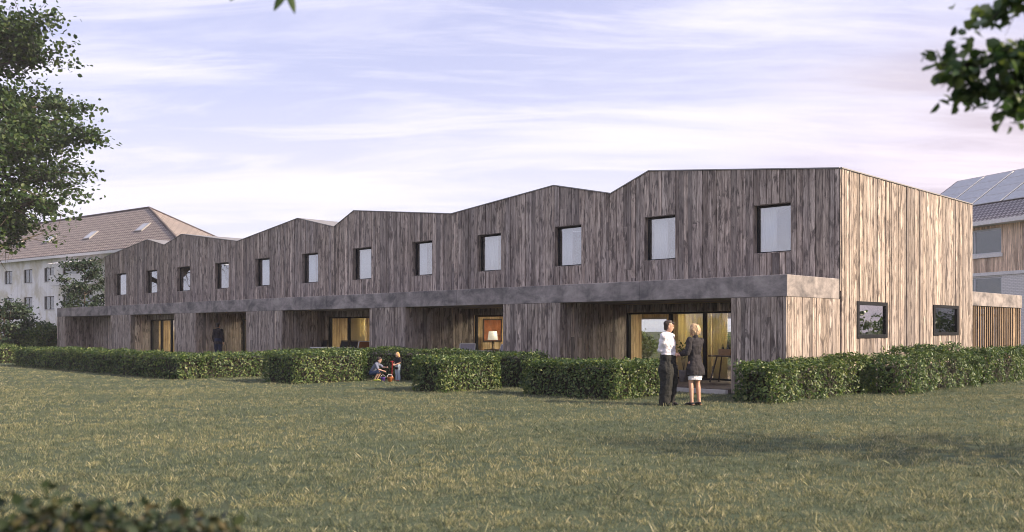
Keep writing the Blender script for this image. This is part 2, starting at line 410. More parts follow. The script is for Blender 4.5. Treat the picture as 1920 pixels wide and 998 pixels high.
PIER = [(-46.81, -45.52), (-38.92, -36.34), (-31.37, -29.2), (-24.67, -21.85), (-16.0, -14.01), (-9.29, -6.98), (-1.46, 0)]
RDEP = [1.5, 1.05, 2.34, 2.23, 3.21, 3.07]
FLOOR = .12

def make_row():
    root = empty('terraced_building', O, -TH)
    tag(root, 'long two storey row clad in weathered vertical boards with a zigzag roofline', 'building')
    T = .03
    # upper front wall, side wall, left wall, rear wall: dark backing with openings + boards in front
    bk = MB(); m = bk
    cuts = sorted({A0, 0.0, *[x for p in WIN for x in p], *[a for a, _ in ROOF]})
    for a, b in zip(cuts, cuts[1:]):
        mid = (a+b)/2; op = [wn for wn in WIN if wn[0] < mid < wn[1]]
        spans = [(2.4, WZ0), (WZ1, None)] if op else [(2.4, None)]
        for z0, z1 in spans:
            za = z1 or rooftop(a)-.02; zb = z1 or rooftop(b)-.02
            vs = [(a, 0, z0), (b, 0, z0), (b, 0, zb), (a, 0, za), (a, .25, z0), (b, .25, z0), (b, .25, zb), (a, .25, za)]
            m.add(vs, [(0,1,2,3),(5,4,7,6),(3,2,6,7),(1,0,4,5),(0,3,7,4),(2,1,5,6)])
    SW = [(.86, 2.74, 1.335, 2.29), (6.05, 8.10, 1.385, 2.30)]
    dc = [DF+.02, *[x for s in SW for x in s[:2]], DB]
    def wall_s(a_in, a_out, ys, ops, ztop):
        for p, q in zip(ys, ys[1:]):
            mid = (p+q)/2; o = [s for s in ops if s[0] < mid < s[1]]
            zt = ztop if p >= 0 else BAND0-.01
            for z0, z1 in ([(0, o[0][2]), (o[0][3], zt)] if o else [(0, zt)]): m.box((a_in, p, z0), (a_out, q, z1))
    wall_s(-.25, -.004, [.26, *[x for s in SW for x in s[:2]], DB-.25], SW, 5.55)
    m.box((A0+.004, .26, 0), (A0+.25, DB-.25, 5.9))
    RW = [(-13.25, -11.7, .12, 2.06), (-9.45, -8.3, .12, 2.06)]        # rear garden doors of the end house
    ys = sorted({A0+.004, -.004, *[x for s in RW for x in s[:2]], *[a for a, _ in ROOF[1:-1]]})
    for p, q in zip(ys, ys[1:]):
        mid = (p+q)/2; o = [s for s in RW if s[0] < mid < s[1]]
        for z0, z1 in ([(0, o[0][2]), (o[0][3], None)] if o else [(0, None)]):
            za = z1 or rooftop(p)-.02; zb = z1 or rooftop(q)-.02
            m.add([(p, DB-.25, z0), (q, DB-.25, z0), (q, DB-.25, zb), (p, DB-.25, za), (p, DB-.001, z0), (q, DB-.001, z0), (q, DB-.001, zb), (p, DB-.001, za)], [(0,1,2,3),(5,4,7,6),(3,2,6,7),(1,0,4,5),(0,3,7,4),(2,1,5,6)])
    bk.build('wall', M['backing'], root)
    cl = MB(); rg = random.Random(3)
    boards(cl, front(0), A0, T, BAND1-.3, rooftop, [(a, b, WZ0, WZ1) for a, b in WIN], [a for a, _ in ROOF], rg=rg, wmin=.10, wmax=.24)
    boards(cl, right(0), .0, DB, 0.0, lambda s: 5.59, SW, [], rg=rg, wmin=.09, wmax=.21)
    boards(cl, lambda s, o, z: (A0-o, s, z), 0, DB, 0.0, lambda s: 5.95, rg=rg)
    boards(cl, back(DB), A0, T, 0.0, rooftop, RW, [a for a, _ in ROOF], rg=rg, wmin=.14, wmax=.3)
    cl.build('cladding', M['wood'], root)
    # roof: folded sheet running front to back, with a thin pale flashing along its front and side edges
    rf = MB()
    for (a1, z1), (a0, z0) in zip(ROOF, ROOF[1:]):
        z1 += .008; z0 += .008
        vs = [(a0, -.02, z0), (a1, -.02, z1), (a1, DB+.02, z1), (a0, DB+.02, z0), (a0, -.02, z0+.03), (a1, -.02, z1+.03), (a1, DB+.02, z1+.03), (a0, DB+.02, z0+.03)]
        rf.add(vs, [(0,3,2,1),(4,5,6,7),(0,1,5,4),(1,2,6,5),(2,3,7,6),(3,0,4,7)])
    for a, _ in ((p[0], 0) for p in ROOF[:1]): pass
    rf.build('roof', M['roof'], root)
    fl = MB()
    for (a1, z1), (a0, z0) in zip(ROOF, ROOF[1:]):
        fl.bar((a0, -.045, z0+.022), (a1, -.045, z1+.022), .04, .028)
    fl.bar((.05, -.05, 5.612), (.05, DB, 5.612), .04, .028)
    fl.build('flashing', M['flash'], root)
    # upper floor slab inside, concrete canopy along the front
    MB().box((A0+.3, .3, 2.55), (-.3, DB-.3, 2.83)).build('floor_slab', M['plaster_in'], root)
    cn = MB(); n = 12
    xs = [-46.81, -40.6, -33.2, -26.1, -18.7, -11.4, -4.2, .012]
    for p, q in zip(xs, xs[1:]): cn.box((p+(.004 if p > -46 else 0), DF, BAND0), (q-(.004 if q < 0 else 0), -.06, BAND1))
    ob = cn.build('canopy', M['concrete'], root)
    bv = ob.modifiers.new('bevel', 'BEVEL'); bv.width = .012; bv.segments = 2
    # piers: boarded volumes under the canopy
    for k, (a, b) in enumerate(PIER):
        pm = MB(); rg = random.Random(20+k); last = k == len(PIER)-1
        dr = DF+RDEP[k] if k < 6 else 0.0
        dl = DF+RDEP[k-1] if k else DF+1.5
        bdep = max(dr, dl) if not last else dl
        boards(pm, front(DF+.03), a, b, .02, lambda s: BAND0-.004, rg=rg, wmin=.09, wmax=.19, jit=.008)
        if last: boards(pm, right(-.03), DF+.03, 0.0, .02, lambda s: BAND0-.004, rg=rg, wmin=.09, wmax=.2, jit=.006)
        else: boards(pm, right(b-.03), DF+.03, dr, .02, lambda s: BAND0-.004, rg=rg, wmin=.09, wmax=.19, jit=.008)
        boards(pm, lambda s, o, z: (a+.03-o, s, z), DF+.03, dl, .02, lambda s: BAND0-.004, rg=rg, wmin=.1, wmax=.2, jit=.004)
        p = pm.build('pier', M['wood'], root)
        cb = MB().box((a+.032, DF+.032, 0), (b-.032, max(bdep, DF+.4)-.02, BAND0-.006)); cb.build('pier_core', M['backing'], p)
    # recesses between the piers
    for k in range(6):
        a, b = PIER[k][1], PIER[k+1][0]; d = DF+RDEP[k]; rg = random.Random(50+k)
        dk = MB(); y = DF-.12
        while y < d-.01:
            e = min(y+.138, d-.005); dk.box((a+.002, y+.004, .03), (b-.002, e, FLOOR)); y = e
        t_ = dk.build('terrace_deck', M['deck'], root)
        MB().box((a, DF-.24, -.05), (b, DF-.124, FLOOR-.015)).build('edge_kerb', M['kerb'], t_)
        hd = MB(); gz = 2.075
        if k == 0:
            boards(hd, front(d), a, b, .02, lambda s: BAND0-.004, rg=rg, jit=.008)
            o = hd.build('terrace_wall', M['wood'], root); MB().box((a, d+.001, 0), (b, d+.2, BAND0-.005)).build('wall_backing', M['backing'], o); continue
        boards(hd, front(d), a, b, gz+.004, lambda s: BAND0-.004, rg=rg, jit=.008, joint=0)
        o = hd.build('terrace_wall', M['wood'], root); MB().box((a, d+.001, gz+.005), (b, d+.15, BAND0-.005)).build('wall_backing', M['backing'], o)
        # glazing
        g = MB(); fw = .06
        if k == 5: mull = [a, on_u(1256, d), on_u(1320, d), b]
        elif k == 4: mull = [a, a+1.75, a+3.3, b]
        elif k == 3: mull = [a, a+1.35, a+3.6, b]
        else: mull = [a, a+1.2, a+2.3, a+3.4, b]
        g.box((a, d+.01, gz-.055), (b, d+.10, gz)); g.box((a, d+.01, FLOOR+.002), (b, d+.10, FLOOR+.05))
        for i, x in enumerate(mull):
            wd = .10 if 0 < i < len(mull)-1 else .09
            x0 = a if i == 0 else (b-wd if i == len(mull)-1 else x-wd/2)
            g.box((x0, d+.008, FLOOR+.003), (x0+wd, d+.102, gz-.002))
        gl = g.build('glazing', M['frame'], root)
        for x0, x1 in zip(mull, mull[1:]):
            MB().box((x0+.04, d+.05, FLOOR+.04), (x1-.04, d+.062, gz-.05)).build('pane', M['glass'], gl)
        # the room behind it, lined in timber
        rd = DB-.27 if k == 5 else d+(2.6 if k > 2 else 2.2)
        ll = -8.62 if k == 5 else a-.3; rr = b+(.6 if k == 5 else .25); dm = 3.25; top_ = lambda s: 2.29
        fl_, cm, rw, bkd = MB(), MB(), MB(), MB(); rg2 = random.Random(80+k); kw = dict(rg=rg2, jit=.004, wmin=.12, wmax=.28)
        fl_.box((ll, d+.16, FLOOR-.05), (rr, rd, FLOOR+.004)); cm.box((ll, d+.16, 2.30), (rr, rd, 2.36))
        boards(rw, lambda s, o_, z: (rr-o_, s, z), d+.16, rd, FLOOR, top_, **kw)
        if k == 5:                                                     # the end house is wider at the back, with garden doors in its rear wall
            fl_.box((-14.2, dm, FLOOR-.05), (ll-.001, rd, FLOOR+.004)); cm.box((-14.2, dm, 2.30), (ll-.001, rd, 2.36))
            boards(rw, lambda s, o_, z: (ll+o_, s, z), d+.16, dm, FLOOR, top_, **kw)
            boards(rw, lambda s, o_, z: (s, dm+o_, z), -14.2, ll, FLOOR, top_, **kw)
            boards(rw, lambda s, o_, z: (-14.2+o_, s, z), dm, rd, FLOOR, top_, **kw)
            boards(rw, front(rd), -14.2, rr, FLOOR, top_, RW, **kw)
            lights = [(-5.4, 1.6), (-3.2, 1.6), (-6.5, 5.0), (-10.8, 5.5)]
        else:
            boards(rw, lambda s, o_, z: (ll+o_, s, z), d+.16, rd, FLOOR, top_, **kw)
            boards(rw, front(rd), ll, rr, FLOOR, top_, **kw)
            bkd.box((ll, rd+.005, 0), (rr, rd+.05, 2.35)); lights = [((a+b)/2-.6, d+1.1)]
        fl_.build('room_floor', M['deck'], root); ceil = cm.build('room_ceiling', M['plaster_in'], root); rw.build('room_wall', M['lining'], root)
        if bkd.v: bkd.build('room_back', M['backing'], root)
        for x, y in lights: MB().box((x-.3, y-.3, 2.27), (x+.3, y+.3, 2.296)).build('added_ceiling_light', M['lamp'], ceil)  # unseen ceiling panels, added so that the rooms look lit
    for s in RW:
        r_ = MB(); x0, x1, z0, z1 = s
        for q in ((x0, x0+.07, z0, z1), (x1-.07, x1, z0, z1)): r_.box((q[0], DB-.2, q[2]), (q[1], DB-.1, q[3]))
        r_.box((x0+.07, DB-.198, z1-.07), (x1-.07, DB-.102, z1)); r_.box((x0+.07, DB-.198, z0), (x1-.07, DB-.102, z0+.06))
        wf = r_.build('rear_door', M['kerb'], root); MB().box((x0+.06, DB-.155, z0+.05), (x1-.06, DB-.145, z1-.06)).build('pane', M['glass'], wf)
    # twelve upper windows set deep in the wall
    for i, (a, b) in enumerate(WIN):
        ln = MB(); y0, y1, e = -.03, .19, .018
        ln.box((a, y0, WZ0), (a+e, y1, WZ1)); ln.box((b-e, y0, WZ0), (b, y1, WZ1))
        ln.box((a+e, y0, WZ1-e), (b-e, y1, WZ1)); ln.box((a+e, y0-.015, WZ0), (b-e, y1, WZ0+e))
        wn = MB(); p, q, z0, z1, f = a+e, b-e, WZ0+e, WZ1-e, .055
        yy0, yy1 = .115, .177
        wn.box((p, yy0, z0), (p+f, yy1, z1)); wn.box((q-f, yy0, z0), (q, yy1, z1)); wn.box((p+f, yy0, z1-f), (q-f, yy1, z1)); wn.box((p+f, yy0, z0), (q-f, yy1, z0+f*.7))
        wo = wn.build('window', M['frame'], root)
        ln.build('reveal', M['wood'], wo)
        MB().box((p+f-.01, .142, z0+.03), (q-f+.01, .150, z1-.045)).build('pane', M['glass_up'], wo)
    # two windows in the sunny end wall, their black frames standing a little proud
    for s0, s1, z0, z1 in SW:
        wn = MB(); f = .13
        wn.box((-.10, s0, z0), (.062, s0+f, z1)); wn.box((-.10, s1-f, z0), (.062, s1, z1)); wn.box((-.10, s0+f, z1-f*.72), (.062, s1-f, z1)); wn.box((-.10, s0+f, z0), (.062, s1-f, z0+f*.72))
        wo = wn.build('window', M['frame'], root)
        MB().box((.012, s0+f-.02, z0+.07), (.022, s1-f+.02, z1-.07)).build('pane', M['glass_side'], wo)
    return root
row = make_row()

# ------------------------------------------------------------------ leaves, hedges, trees
M['hedge'] = m_leaf('hedge_leaves', [(.024, .050, .020), (.042, .080, .028), (.066, .112, .038), (.108, .158, .055), (.20, .225, .09)], .3, .40, 1.1)
M['shrub'] = m_leaf('shrub_leaves', [(.022, .050, .022), (.044, .088, .032), (.078, .126, .044), (.15, .19, .07)], .28, .42, 1.3)
M['maple'] = m_leaf('maple_leaves', [(.020, .044, .016), (.028, .060, .019), (.042, .080, .024), (.075, .110, .032)], .33, .5, .3)
M['teal'] = m_leaf('bluegreen_leaves', [(.016, .034, .026), (.028, .055, .038), (.04, .07, .042), (.06, .09, .05)], .25, .5, .5)
M['dry'] = m_leaf('autumn_bush_leaves', [(.014, .026, .018), (.025, .04, .022), (.035, .055, .03), (.085, .07, .035), (.02, .04, .026)], .25, .5, 3)
M['bark'] = m_plain('bark', (.075, .06, .045), .9, .35, 14, bump=.6)
M['core'] = m_plain('hedge_core', (.020, .020, .011), .95, .4, 20, bump=.6)  # dark brown of the light-blocking box inside each hedge

def leaves_mesh(name, P, Nn, size, droop=.25, rg=nrg, aspect=.62):
    """one small folded six-cornered leaf per point; Nn are rough facing directions"""
    n = len(P); Nn = Nn/np.maximum(np.linalg.norm(Nn, axis=1, keepdims=True), 1e-6)
    t = rg.normal(0, 1, (n, 3)); t[:,2] -= droop*1.5
    t -= Nn*np.sum(t*Nn, 1, keepdims=True); t /= np.maximum(np.linalg.norm(t, axis=1, keepdims=True), 1e-6)
    b = np.cross(Nn, t); s = np.asarray(size).reshape(-1, 1); w = s*aspect*.5; f = s*rg.uniform(.02, .16, (n, 1)); cu = s*rg.uniform(-.05, .22, (n, 1))
    V = np.empty((n, 6, 3))
    V[:,0] = P; V[:,1] = P+t*s*.28+b*w*.85+Nn*f; V[:,2] = P+t*s*.68+b*w*.8+Nn*(f-cu*.5)
    V[:,3] = P+t*s-Nn*cu; V[:,4] = P+t*s*.68-b*w*.8+Nn*(f-cu*.5); V[:,5] = P+t*s*.28-b*w*.85+Nn*f
    i = np.arange(n*6).reshape(n, 6)
    q = np.stack([i[:,0], i[:,3], i[:,2], i[:,1], i[:,0], i[:,5], i[:,4], i[:,3]], 1)
    return np_mesh(name, V.reshape(-1, 3), 4, q)

def bumpf(P, k, seed):
    """smooth pseudo-noise in -1..1"""
    r = np.random.default_rng(seed); o = np.zeros(len(P))
    for i in range(5):
        d = r.normal(0, 1, 3)*k*(1+.6*i); o += np.sin(P@d+r.uniform(0, 6.3))/(1+.4*i)
    return o/2.6

def hedge(boxes, h, label, seed, size=.062, dens=620, rough=.06, mat='hedge', group='clipped hedges along the gardens', htop=None, wild=0.05):
    """boxes: (a0, a1, d0, d1) in the building's own axes"""
    ca = sum((b[0]+b[1])/2 for b in boxes)/len(boxes); cd = sum((b[2]+b[3])/2 for b in boxes)/len(boxes)
    rg = np.random.default_rng(seed); root = empty('hedge', L(ca, cd), -TH); tag(root, label, 'hedge', group)
    Ps, Ns = [], []; core = MB()
    for bi, (a0, a1, d0, d1) in enumerate(boxes):
        a0 -= ca; a1 -= ca; d0 -= cd; d1 -= cd; W, D = a1-a0, d1-d0
        faces = [(W*h, 'f'), (W*h, 'b'), (D*h, 'l'), (D*h, 'r'), (W*D, 't')]
        for ar, k in faces:
            n = int(ar*dens*(1.25 if k == 't' else 1)); u = rg.uniform(0, 1, n); v = rg.uniform(0, 1, n)
            if k == 'f': P = np.stack([a0+W*u, np.full(n, d0), h*v], 1); N = np.tile([0, -1., 0], (n, 1))
            elif k == 'b': P = np.stack([a0+W*u, np.full(n, d1), h*v], 1); N = np.tile([0, 1., 0], (n, 1))
            elif k == 'l': P = np.stack([np.full(n, a0), d0+D*u, h*v], 1); N = np.tile([-1., 0, 0], (n, 1))
            elif k == 'r': P = np.stack([np.full(n, a1), d0+D*u, h*v], 1); N = np.tile([1., 0, 0], (n, 1))
            else: P = np.stack([a0+W*u, d0+D*v, np.full(n, h)], 1); N = np.tile([0, 0, 1.], (n, 1))
            for bj, (c0, c1, e0, e1) in enumerate(boxes):
                if bj != bi:
                    keep = ~((P[:,0] > c0-ca+.02) & (P[:,0] < c1-ca-.02) & (P[:,1] > e0-cd+.02) & (P[:,1] < e1-cd-.02)); P, N = P[keep], N[keep]
            # rounded edges: pull towards the middle near edges
            cx = np.array([(a0+a1)/2, (d0+d1)/2, h*.45]); hs = np.array([W/2, D/2, h*.55])
            q = np.abs((P-cx)/hs); near = np.sort(q, 1)[:,1]
            m2 = np.minimum(W, D)/2
            rel = np.clip((near-(1-.13/np.maximum(hs.min(), .3)))/(.13/np.maximum(hs.min(), .3)), 0, 1)
            inward = rg.beta(1.3, 3.0, len(P))*.16
            wv = bumpf(P, 3.2, seed)*rough+bumpf(P, 1.0, seed+5)*rough*.8
            P = P+N*(wv-inward-.075*rel**2)[:,None]+rg.normal(0, .012, P.shape)
            if wild:
                up = (bumpf(P*np.array([1, 1, 0]), 1.25, seed+9)*.5+bumpf(P*np.array([1, 1, 0]), 3.4, seed+10)*.3)*wild
                P[:,2] += up*np.clip(P[:,2]/h, 0, 1)
                P[:,:2] += N[:,:2]*(bumpf(P, 2.2, seed+3)*wild*.7)[:,None]
            if htop is not None: P[:,2] *= htop(P[:,0]+ca, P[:,1]+cd)
            P[:,2] = np.maximum(P[:,2], .01)
            Ps.append(P); Ns.append(N*1.0+rg.normal(0, .55, P.shape)+np.array([0, 0, .28]))
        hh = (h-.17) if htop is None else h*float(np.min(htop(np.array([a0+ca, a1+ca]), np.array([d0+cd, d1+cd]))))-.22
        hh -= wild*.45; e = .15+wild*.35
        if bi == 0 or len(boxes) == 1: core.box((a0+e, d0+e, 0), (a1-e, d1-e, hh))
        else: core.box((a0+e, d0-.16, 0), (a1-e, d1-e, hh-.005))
    P = np.concatenate(Ps); N = np.concatenate(Ns)
    obj('foliage', leaves_mesh('foliage', P, N, rg.uniform(.6, 1.35, len(P))*size, rg=rg), M[mat], root)
    core.build('light_blocker', M['core'], root)  # solid dark core, added inside the leaves to block light
    return root

hedge([(-33.0, -16.9, -9.3, -8.3), (-17.95, -16.92, -8.3, -5.3)], .82, 'longest clipped hedge, running to the left in shade with a sunlit end in the middle', 101, .075, 420)
hedge([(-52.0, -36.2, -8.9, -7.9)], .84, 'small far clipped hedge at the left edge of the lawn beyond a gap', 102, .08, 260)
hedge([(-14.2, -12.35, -8.0, -5.4)], .93, 'broad clipped hedge block behind the crouching boy', 103, .068, 560)
hedge([(-16.3, -6.4, -4.55, -3.8)], .95, 'dark shaded clipped hedge along the terraces behind the girl', 104, .068, 480)
hedge([(-7.85, -6.62, -7.45, -5.35)], .90, 'small square clipped hedge block standing alone on the lawn with a sunlit face', 105, .064, 800)
hedge([(-5.0, -2.15, -6.35, -5.45), (-3.1, -2.18, -5.45, -4.3)], .87, 'low clipped hedge with its sunlit end just behind the standing man', 106, .064, 800)
hedge([(-.18, .80, -4.75, .15)], .86, 'loose leafy hedge at the corner of the end house by the woman', 107, .066, 760, .08, 'hedge', 'loose hedges beside the end wall', None, .2)
hedge([(.62, 1.62, -.25, 5.6)], 1.02, 'tallest leafy hedge growing under the two end wall windows', 108, .068, 620, .09, 'shrub', 'loose hedges beside the end wall', None, .46)
hedge([(.75, 1.7, 5.85, 13.5)], .96, 'bushy hedge in front of the slatted carport at the right edge', 109, .072, 480, .09, 'shrub', 'loose hedges beside the end wall', None, .32)

def grow(name, label, cat, loc, H, cz, rad, seed, nlimb=16, ntwig=12, nleaf=36, leaf=.10, mat='maple', tr=.16, spread=.28, stems=1, group=None, keep=None, extra=(), shell=.55, low=.25):
    """trunk, limbs, twigs and leaves; cz = height of the crown's middle, rad = its three half-widths"""
    rg = random.Random(seed); ng = np.random.default_rng(seed)
    root = empty(name, loc); tag(root, label, cat, group)
    tb = MB(); lp, ln = [], []
    def curve(p, q, sag, n=6):
        p = Vector(p); q = Vector(q); m = (p+q)/2+Vector((rg.uniform(-1, 1), rg.uniform(-1, 1), 0))*(q-p).length*.08+Vector((0, 0, sag*(q-p).length))
        return [p*(1-t)**2+m*2*t*(1-t)+q*t*t for t in [i/n for i in range(n+1)]]
    def twig(p, q, nl, r0, sp):
        c = curve(p, q, rg.uniform(-.05, .12), 4); tb.tube(c, [r0*(1-.8*i/4) for i in range(5)], 4, False)
        tt = ng.uniform(.15, 1.08, nl); pts = np.array([list(c[min(4, int(x*4))].lerp(c[min(4, int(x*4)+1)], (x*4) % 1)) for x in np.minimum(tt, .999)])
        pts = pts+ng.normal(0, 1, (nl, 3))*np.array([sp, sp, sp*.55]); lp.append(pts); ln.append(ng.normal(0, .75, (nl, 3))+np.array([0, 0, .8]))
    trunks = []
    for s in range(stems):
        o = Vector((0, 0, 0)) if stems == 1 else Vector((rg.uniform(-.4, .4)*rad[0], rg.uniform(-.4, .4)*rad[1], 0))
        top = Vector((o.x*1.3, o.y*1.3, min(H*.92, cz+rad[2]*.7)))
        pts = [o.lerp(top, i/7)+Vector((rg.uniform(-1, 1), rg.uniform(-1, 1), 0))*H*.012*(i > 0) for i in range(8)]
        tb.tube(pts, [tr*(1.25 if i == 0 else 1)*(1-.85*i/7) for i in range(8)], 9, False); trunks.append(pts)
    for i in range(nlimb):
        th = 2*math.pi*(i*.618+rg.uniform(-.08, .08)); ph = math.asin(max(-.95, min(.98, -.75+1.7*(i+.5)/nlimb+rg.uniform(-.12, .12))))
        k = rg.uniform(.72, 1.0); e = Vector((rad[0]*math.cos(ph)*math.cos(th)*k, rad[1]*math.cos(ph)*math.sin(th)*k, cz+rad[2]*math.sin(ph)*k))
        tk = trunks[i % stems]; zt = max(H*low*.6, e.z-rg.uniform(.25, .5)*math.hypot(e.x, e.y)-.1)
        f = min(.95, zt/tk[-1].z)*7; st = tk[int(f)].lerp(tk[min(7, int(f)+1)], f % 1)
        c = curve(st, e, rg.uniform(.02, .14), 7); tb.tube(c, [tr*.42*(1-.86*j/7) for j in range(8)], 6, False)
        for j in range(ntwig):
            x = rg.uniform(.3, 1.0)**.8*7; p = c[min(7, int(x))].lerp(c[min(7, int(x)+1)], x % 1)
            out = (p-Vector((0, 0, cz))); out = out.normalized() if out.length > .1 else Vector((0, 0, 1))
            d = (out*rg.uniform(.1, .9)+Vector((rg.gauss(0, .7), rg.gauss(0, .7), rg.gauss(0, .45)))).normalized()
            twig(p, p+d*rg.uniform(.35, 1.0)*min(rad)*.34, nleaf, tr*.06, spread*rg.uniform(.6, 1.15))
    for path, ntw, nl, r0, ln_, sp in extra:                         # limbs that reach out on their own
        c = [Vector(p)-Vector(loc) for p in path]; n = len(c); tb.tube(c, [r0*(1-.85*j/(n-1)) for j in range(n)], 6, False)
        for j in range(ntw):
            x = rg.uniform(max(0, n-1-ln_[1]), n-1.001); p = c[int(x)].lerp(c[int(x)+1], x % 1); d = (c[int(x)+1]-c[int(x)]).normalized()
            d = (d*rg.uniform(.2, .8)+Vector((rg.gauss(0, .5), rg.gauss(0, .5), rg.gauss(-.1, .5)))).normalized()
            twig(p, p+d*ln_[0]*rg.uniform(.5, 1.1), nl, r0*.16, sp)
    tb.build('trunk', M['bark'], root, True)
    P = np.concatenate(lp); N = np.concatenate(ln)
    if keep is not None: k = keep(P+np.array(loc)); P, N = P[k], N[k]
    obj('crown', leaves_mesh('crown', P, N, ng.uniform(.65, 1.3, len(P))*leaf, .5, ng, .8), M[mat], root)
    return root

grow('maple_tree', 'large leafy tree rising out of the left edge in front of the pale block', 'tree', (-35.6, 56.0, 0), 25.5, 13.6, (9.6, 9.0, 11.2), 5, 60, 25, 54, .27, 'maple', .5, .50, low=.3, keep=lambda P: P[:,2] > 8.0+1.2*np.sin(P[:,0]*1.3)+.8*np.sin(P[:,0]*2.7+P[:,1]),
     extra=[([(-35.6, 56, 9), (-31, 55, 12), (-27.6, 54.6, 13.2), (-25.2, 54.5, 13.0)], 26, 40, .16, (1.5, 2.2), .42), ([(-35.6, 56, 8), (-31.5, 55, 9.2), (-28.2, 54.6, 9.0), (-26.8, 54.5, 8.4)], 18, 34, .14, (1.3, 2.0), .40)])
# near the camera: a tree off to the right whose branch hangs into the upper corner, one behind the camera, a bush at the lower left
def out_of_frame(P):
    u = 960+F*P[:,0]/np.maximum(P[:,1], .05); v = HOR-F*(P[:,2]-HC)/np.maximum(P[:,1], .05)
    return ~((P[:,1] > .1) & (u > -60) & (u < 1980) & (v > -60) & (v < 1060))
tr_loc = (7.4, .4, 0)
j0 = at(2010, 66, 3.8)
grow('overhanging_tree', 'dark green branch with broad leaves hanging into the upper right corner', 'tree', tr_loc, 6.6, 4.6, (2.3, 1.9, 1.8), 23, 14, 6, 12, .06, 'shrub', .15, .2,
     extra=[([(7.4, .4, 2.6), (5.2, 2.0, 2.9), j0, at(1905, 100, 4.0), at(1830, 122, 4.1), at(1765, 122, 4.1)], 32, 9, .026, (.20, 2.8), .034),
            ([(7.4, .4, 3.0), (5.2, 2.2, 3.2), at(2030, -70, 3.85), at(1940, -15, 4.0), at(1868, 25, 4.1)], 28, 10, .022, (.20, 2.3), .036),
            ([j0, at(1950, 120, 3.95), at(1880, 160, 4.05), at(1835, 168, 4.1)], 22, 9, .012, (.17, 2.6), .030),
            ([at(1950, 120, 3.95), at(1915, 180, 4.05), at(1898, 200, 4.1)], 8, 7, .008, (.12, 1.6), .022)])
grow('shade_tree', 'tree beyond the right edge whose dappled shadow falls across the middle of the lawn', 'tree', (13.2, 8.6, 0), 7.4, 5.4, (3.0, 2.0, 1.2), 27, 20, 8, 14, .10, 'shrub', .13, .3)
tl_loc = (-3.4, -1.6, 0)
grow('hanging_twig_tree', 'two blurred leaves of a twig hanging in at the top edge left of centre', 'tree', tl_loc, 5.5, 4.0, (1.5, 1.3, 1.5), 31, 14, 8, 22, .10, 'maple', .12, .2,
     extra=[([(-3.3, -1.5, 3.3), (-2.6, .4, 3.75), (-1.8, 2.4, 3.75), (-1.15, 3.8, 3.35), (-1.02, 4.0, 3.06)], 0, 0, .022, (.2, 1), .05)])
def hanging_leaf(p, q, wd, tilt):
    """a single drooping leaf on its stalk, from p (stalk) to q (tip)"""
    p, q = Vector(p), Vector(q); d = q-p; x = d.cross(Vector((tilt, 1, .2))).normalized()*wd; n = d.cross(x).normalized()*.008
    prof = ((0, .0), (.12, .08), (.25, .75), (.45, 1.0), (.7, .8), (.88, .4), (1, 0)); vs = []; fs = []
    for t_, w_ in prof: c = p+d*t_; vs += [c-x*w_+n*w_, c-n*.5*(t_*(1-t_)*4), c+x*w_+n*w_]
    for i in range(len(prof)-1):
        k = i*3; fs += [(k, k+1, k+4, k+3), (k+1, k+2, k+5, k+4)]
    r_ = [o for o in scene.objects if o.name == 'hanging_twig_tree'][0]; l_ = Vector(tl_loc)
    o = MB().add([v-l_ for v in vs], fs).build('leaf', M['maple'], r_, True); so_ = o.modifiers.new('body', 'SOLIDIFY'); so_.thickness = .0012
for p_, q_, w_, t_ in (((542, -24), (513, 22), .020, .2), ((538, -20), (553, 27), .017, -.5), ((540, -26), (575, -8), .02, .3), ((448, -16), (431, 3), .016, .2)): hanging_leaf(at(*p_, 4.0), at(*q_, 3.98), w_, t_)
grow('garden_bush', 'blurred dark bush with rusty leaves in the lower left corner', 'bush', (-1.62, 2.9, 0), 1.08, .62, (1.16, .52, .41), 41, 46, 14, 36, .038, 'dry', .02, .07, 4, low=.1)
# bushes out of view that only the windows mirror, and the ones before the pale block
for i, (x, y, h, r) in enumerate(((31, 35, 3.2, 2.4), (36.5, 40, 3.0, 2.6), (39, 33.5, 3.4, 2.6))):
    grow('mirrored_bush', ['bush reflected at the left of the end wall windows', 'bush reflected in the middle of the end wall windows', 'bush reflected at the right of the end wall windows'][i], 'bush', (x, y, 0), h, h*.52, (r, r, h*.46), 60+i, 16, 9, 22, .16, 'shrub', .07, .3, 4, 'bushes mirrored in the end wall windows')
for i, (x, y, h, r) in enumerate(((-17, 17.0, 2.3, 2.0), (-22, 19.5, 2.5, 2.4))):
    grow('mirrored_bush', ['bush reflected in the nearest terrace glazing, the closer one', 'bush reflected in the nearest terrace glazing, the farther one'][i], 'bush', (x, y, 0), h, h*.5, (r, r, h*.46), 70+i, 14, 9, 20, .15, 'shrub', .06, .28, 4, 'bushes mirrored in the terrace glazing')
for i, (x, y, h, r) in enumerate(((2.6, 54, 1.5, 1.7), (8.6, 55, 1.4, 1.8))):
    grow('rear_garden_bush', ['bush seen through the nearest glazing behind the house, on the left', 'bush seen through the nearest glazing behind the house, on the right'][i], 'bush', (x+4, y-4, 0), h, h*.5, (r, r, h*.46), 75+i, 14, 9, 20, .15, 'shrub', .06, .28, 4, 'bushes in the rear garden')
grow('conifer_bush', 'dark blue green bush at the left edge before the pale block', 'bush', (-32.4, 58, 0), 3.3, 1.7, (2.1, 2.0, 1.6), 81, 22, 12, 26, .17, 'teal', .08, .26, 5)
grow('round_bush', 'lower green bush beside the left end of the row', 'bush', (-28.6, 56.5, 0), 2.1, 1.05, (1.3, 1.2, .95), 82, 16, 10, 22, .15, 'shrub', .06, .22, 4)
grow('round_bush', 'small rounded bush between the blue green bush and the row', 'bush', (-30.2, 57.6, 0), 1.7, .9, (1.0, 1.0, .8), 83, 14, 9, 20, .15, 'shrub', .06, .22, 4)
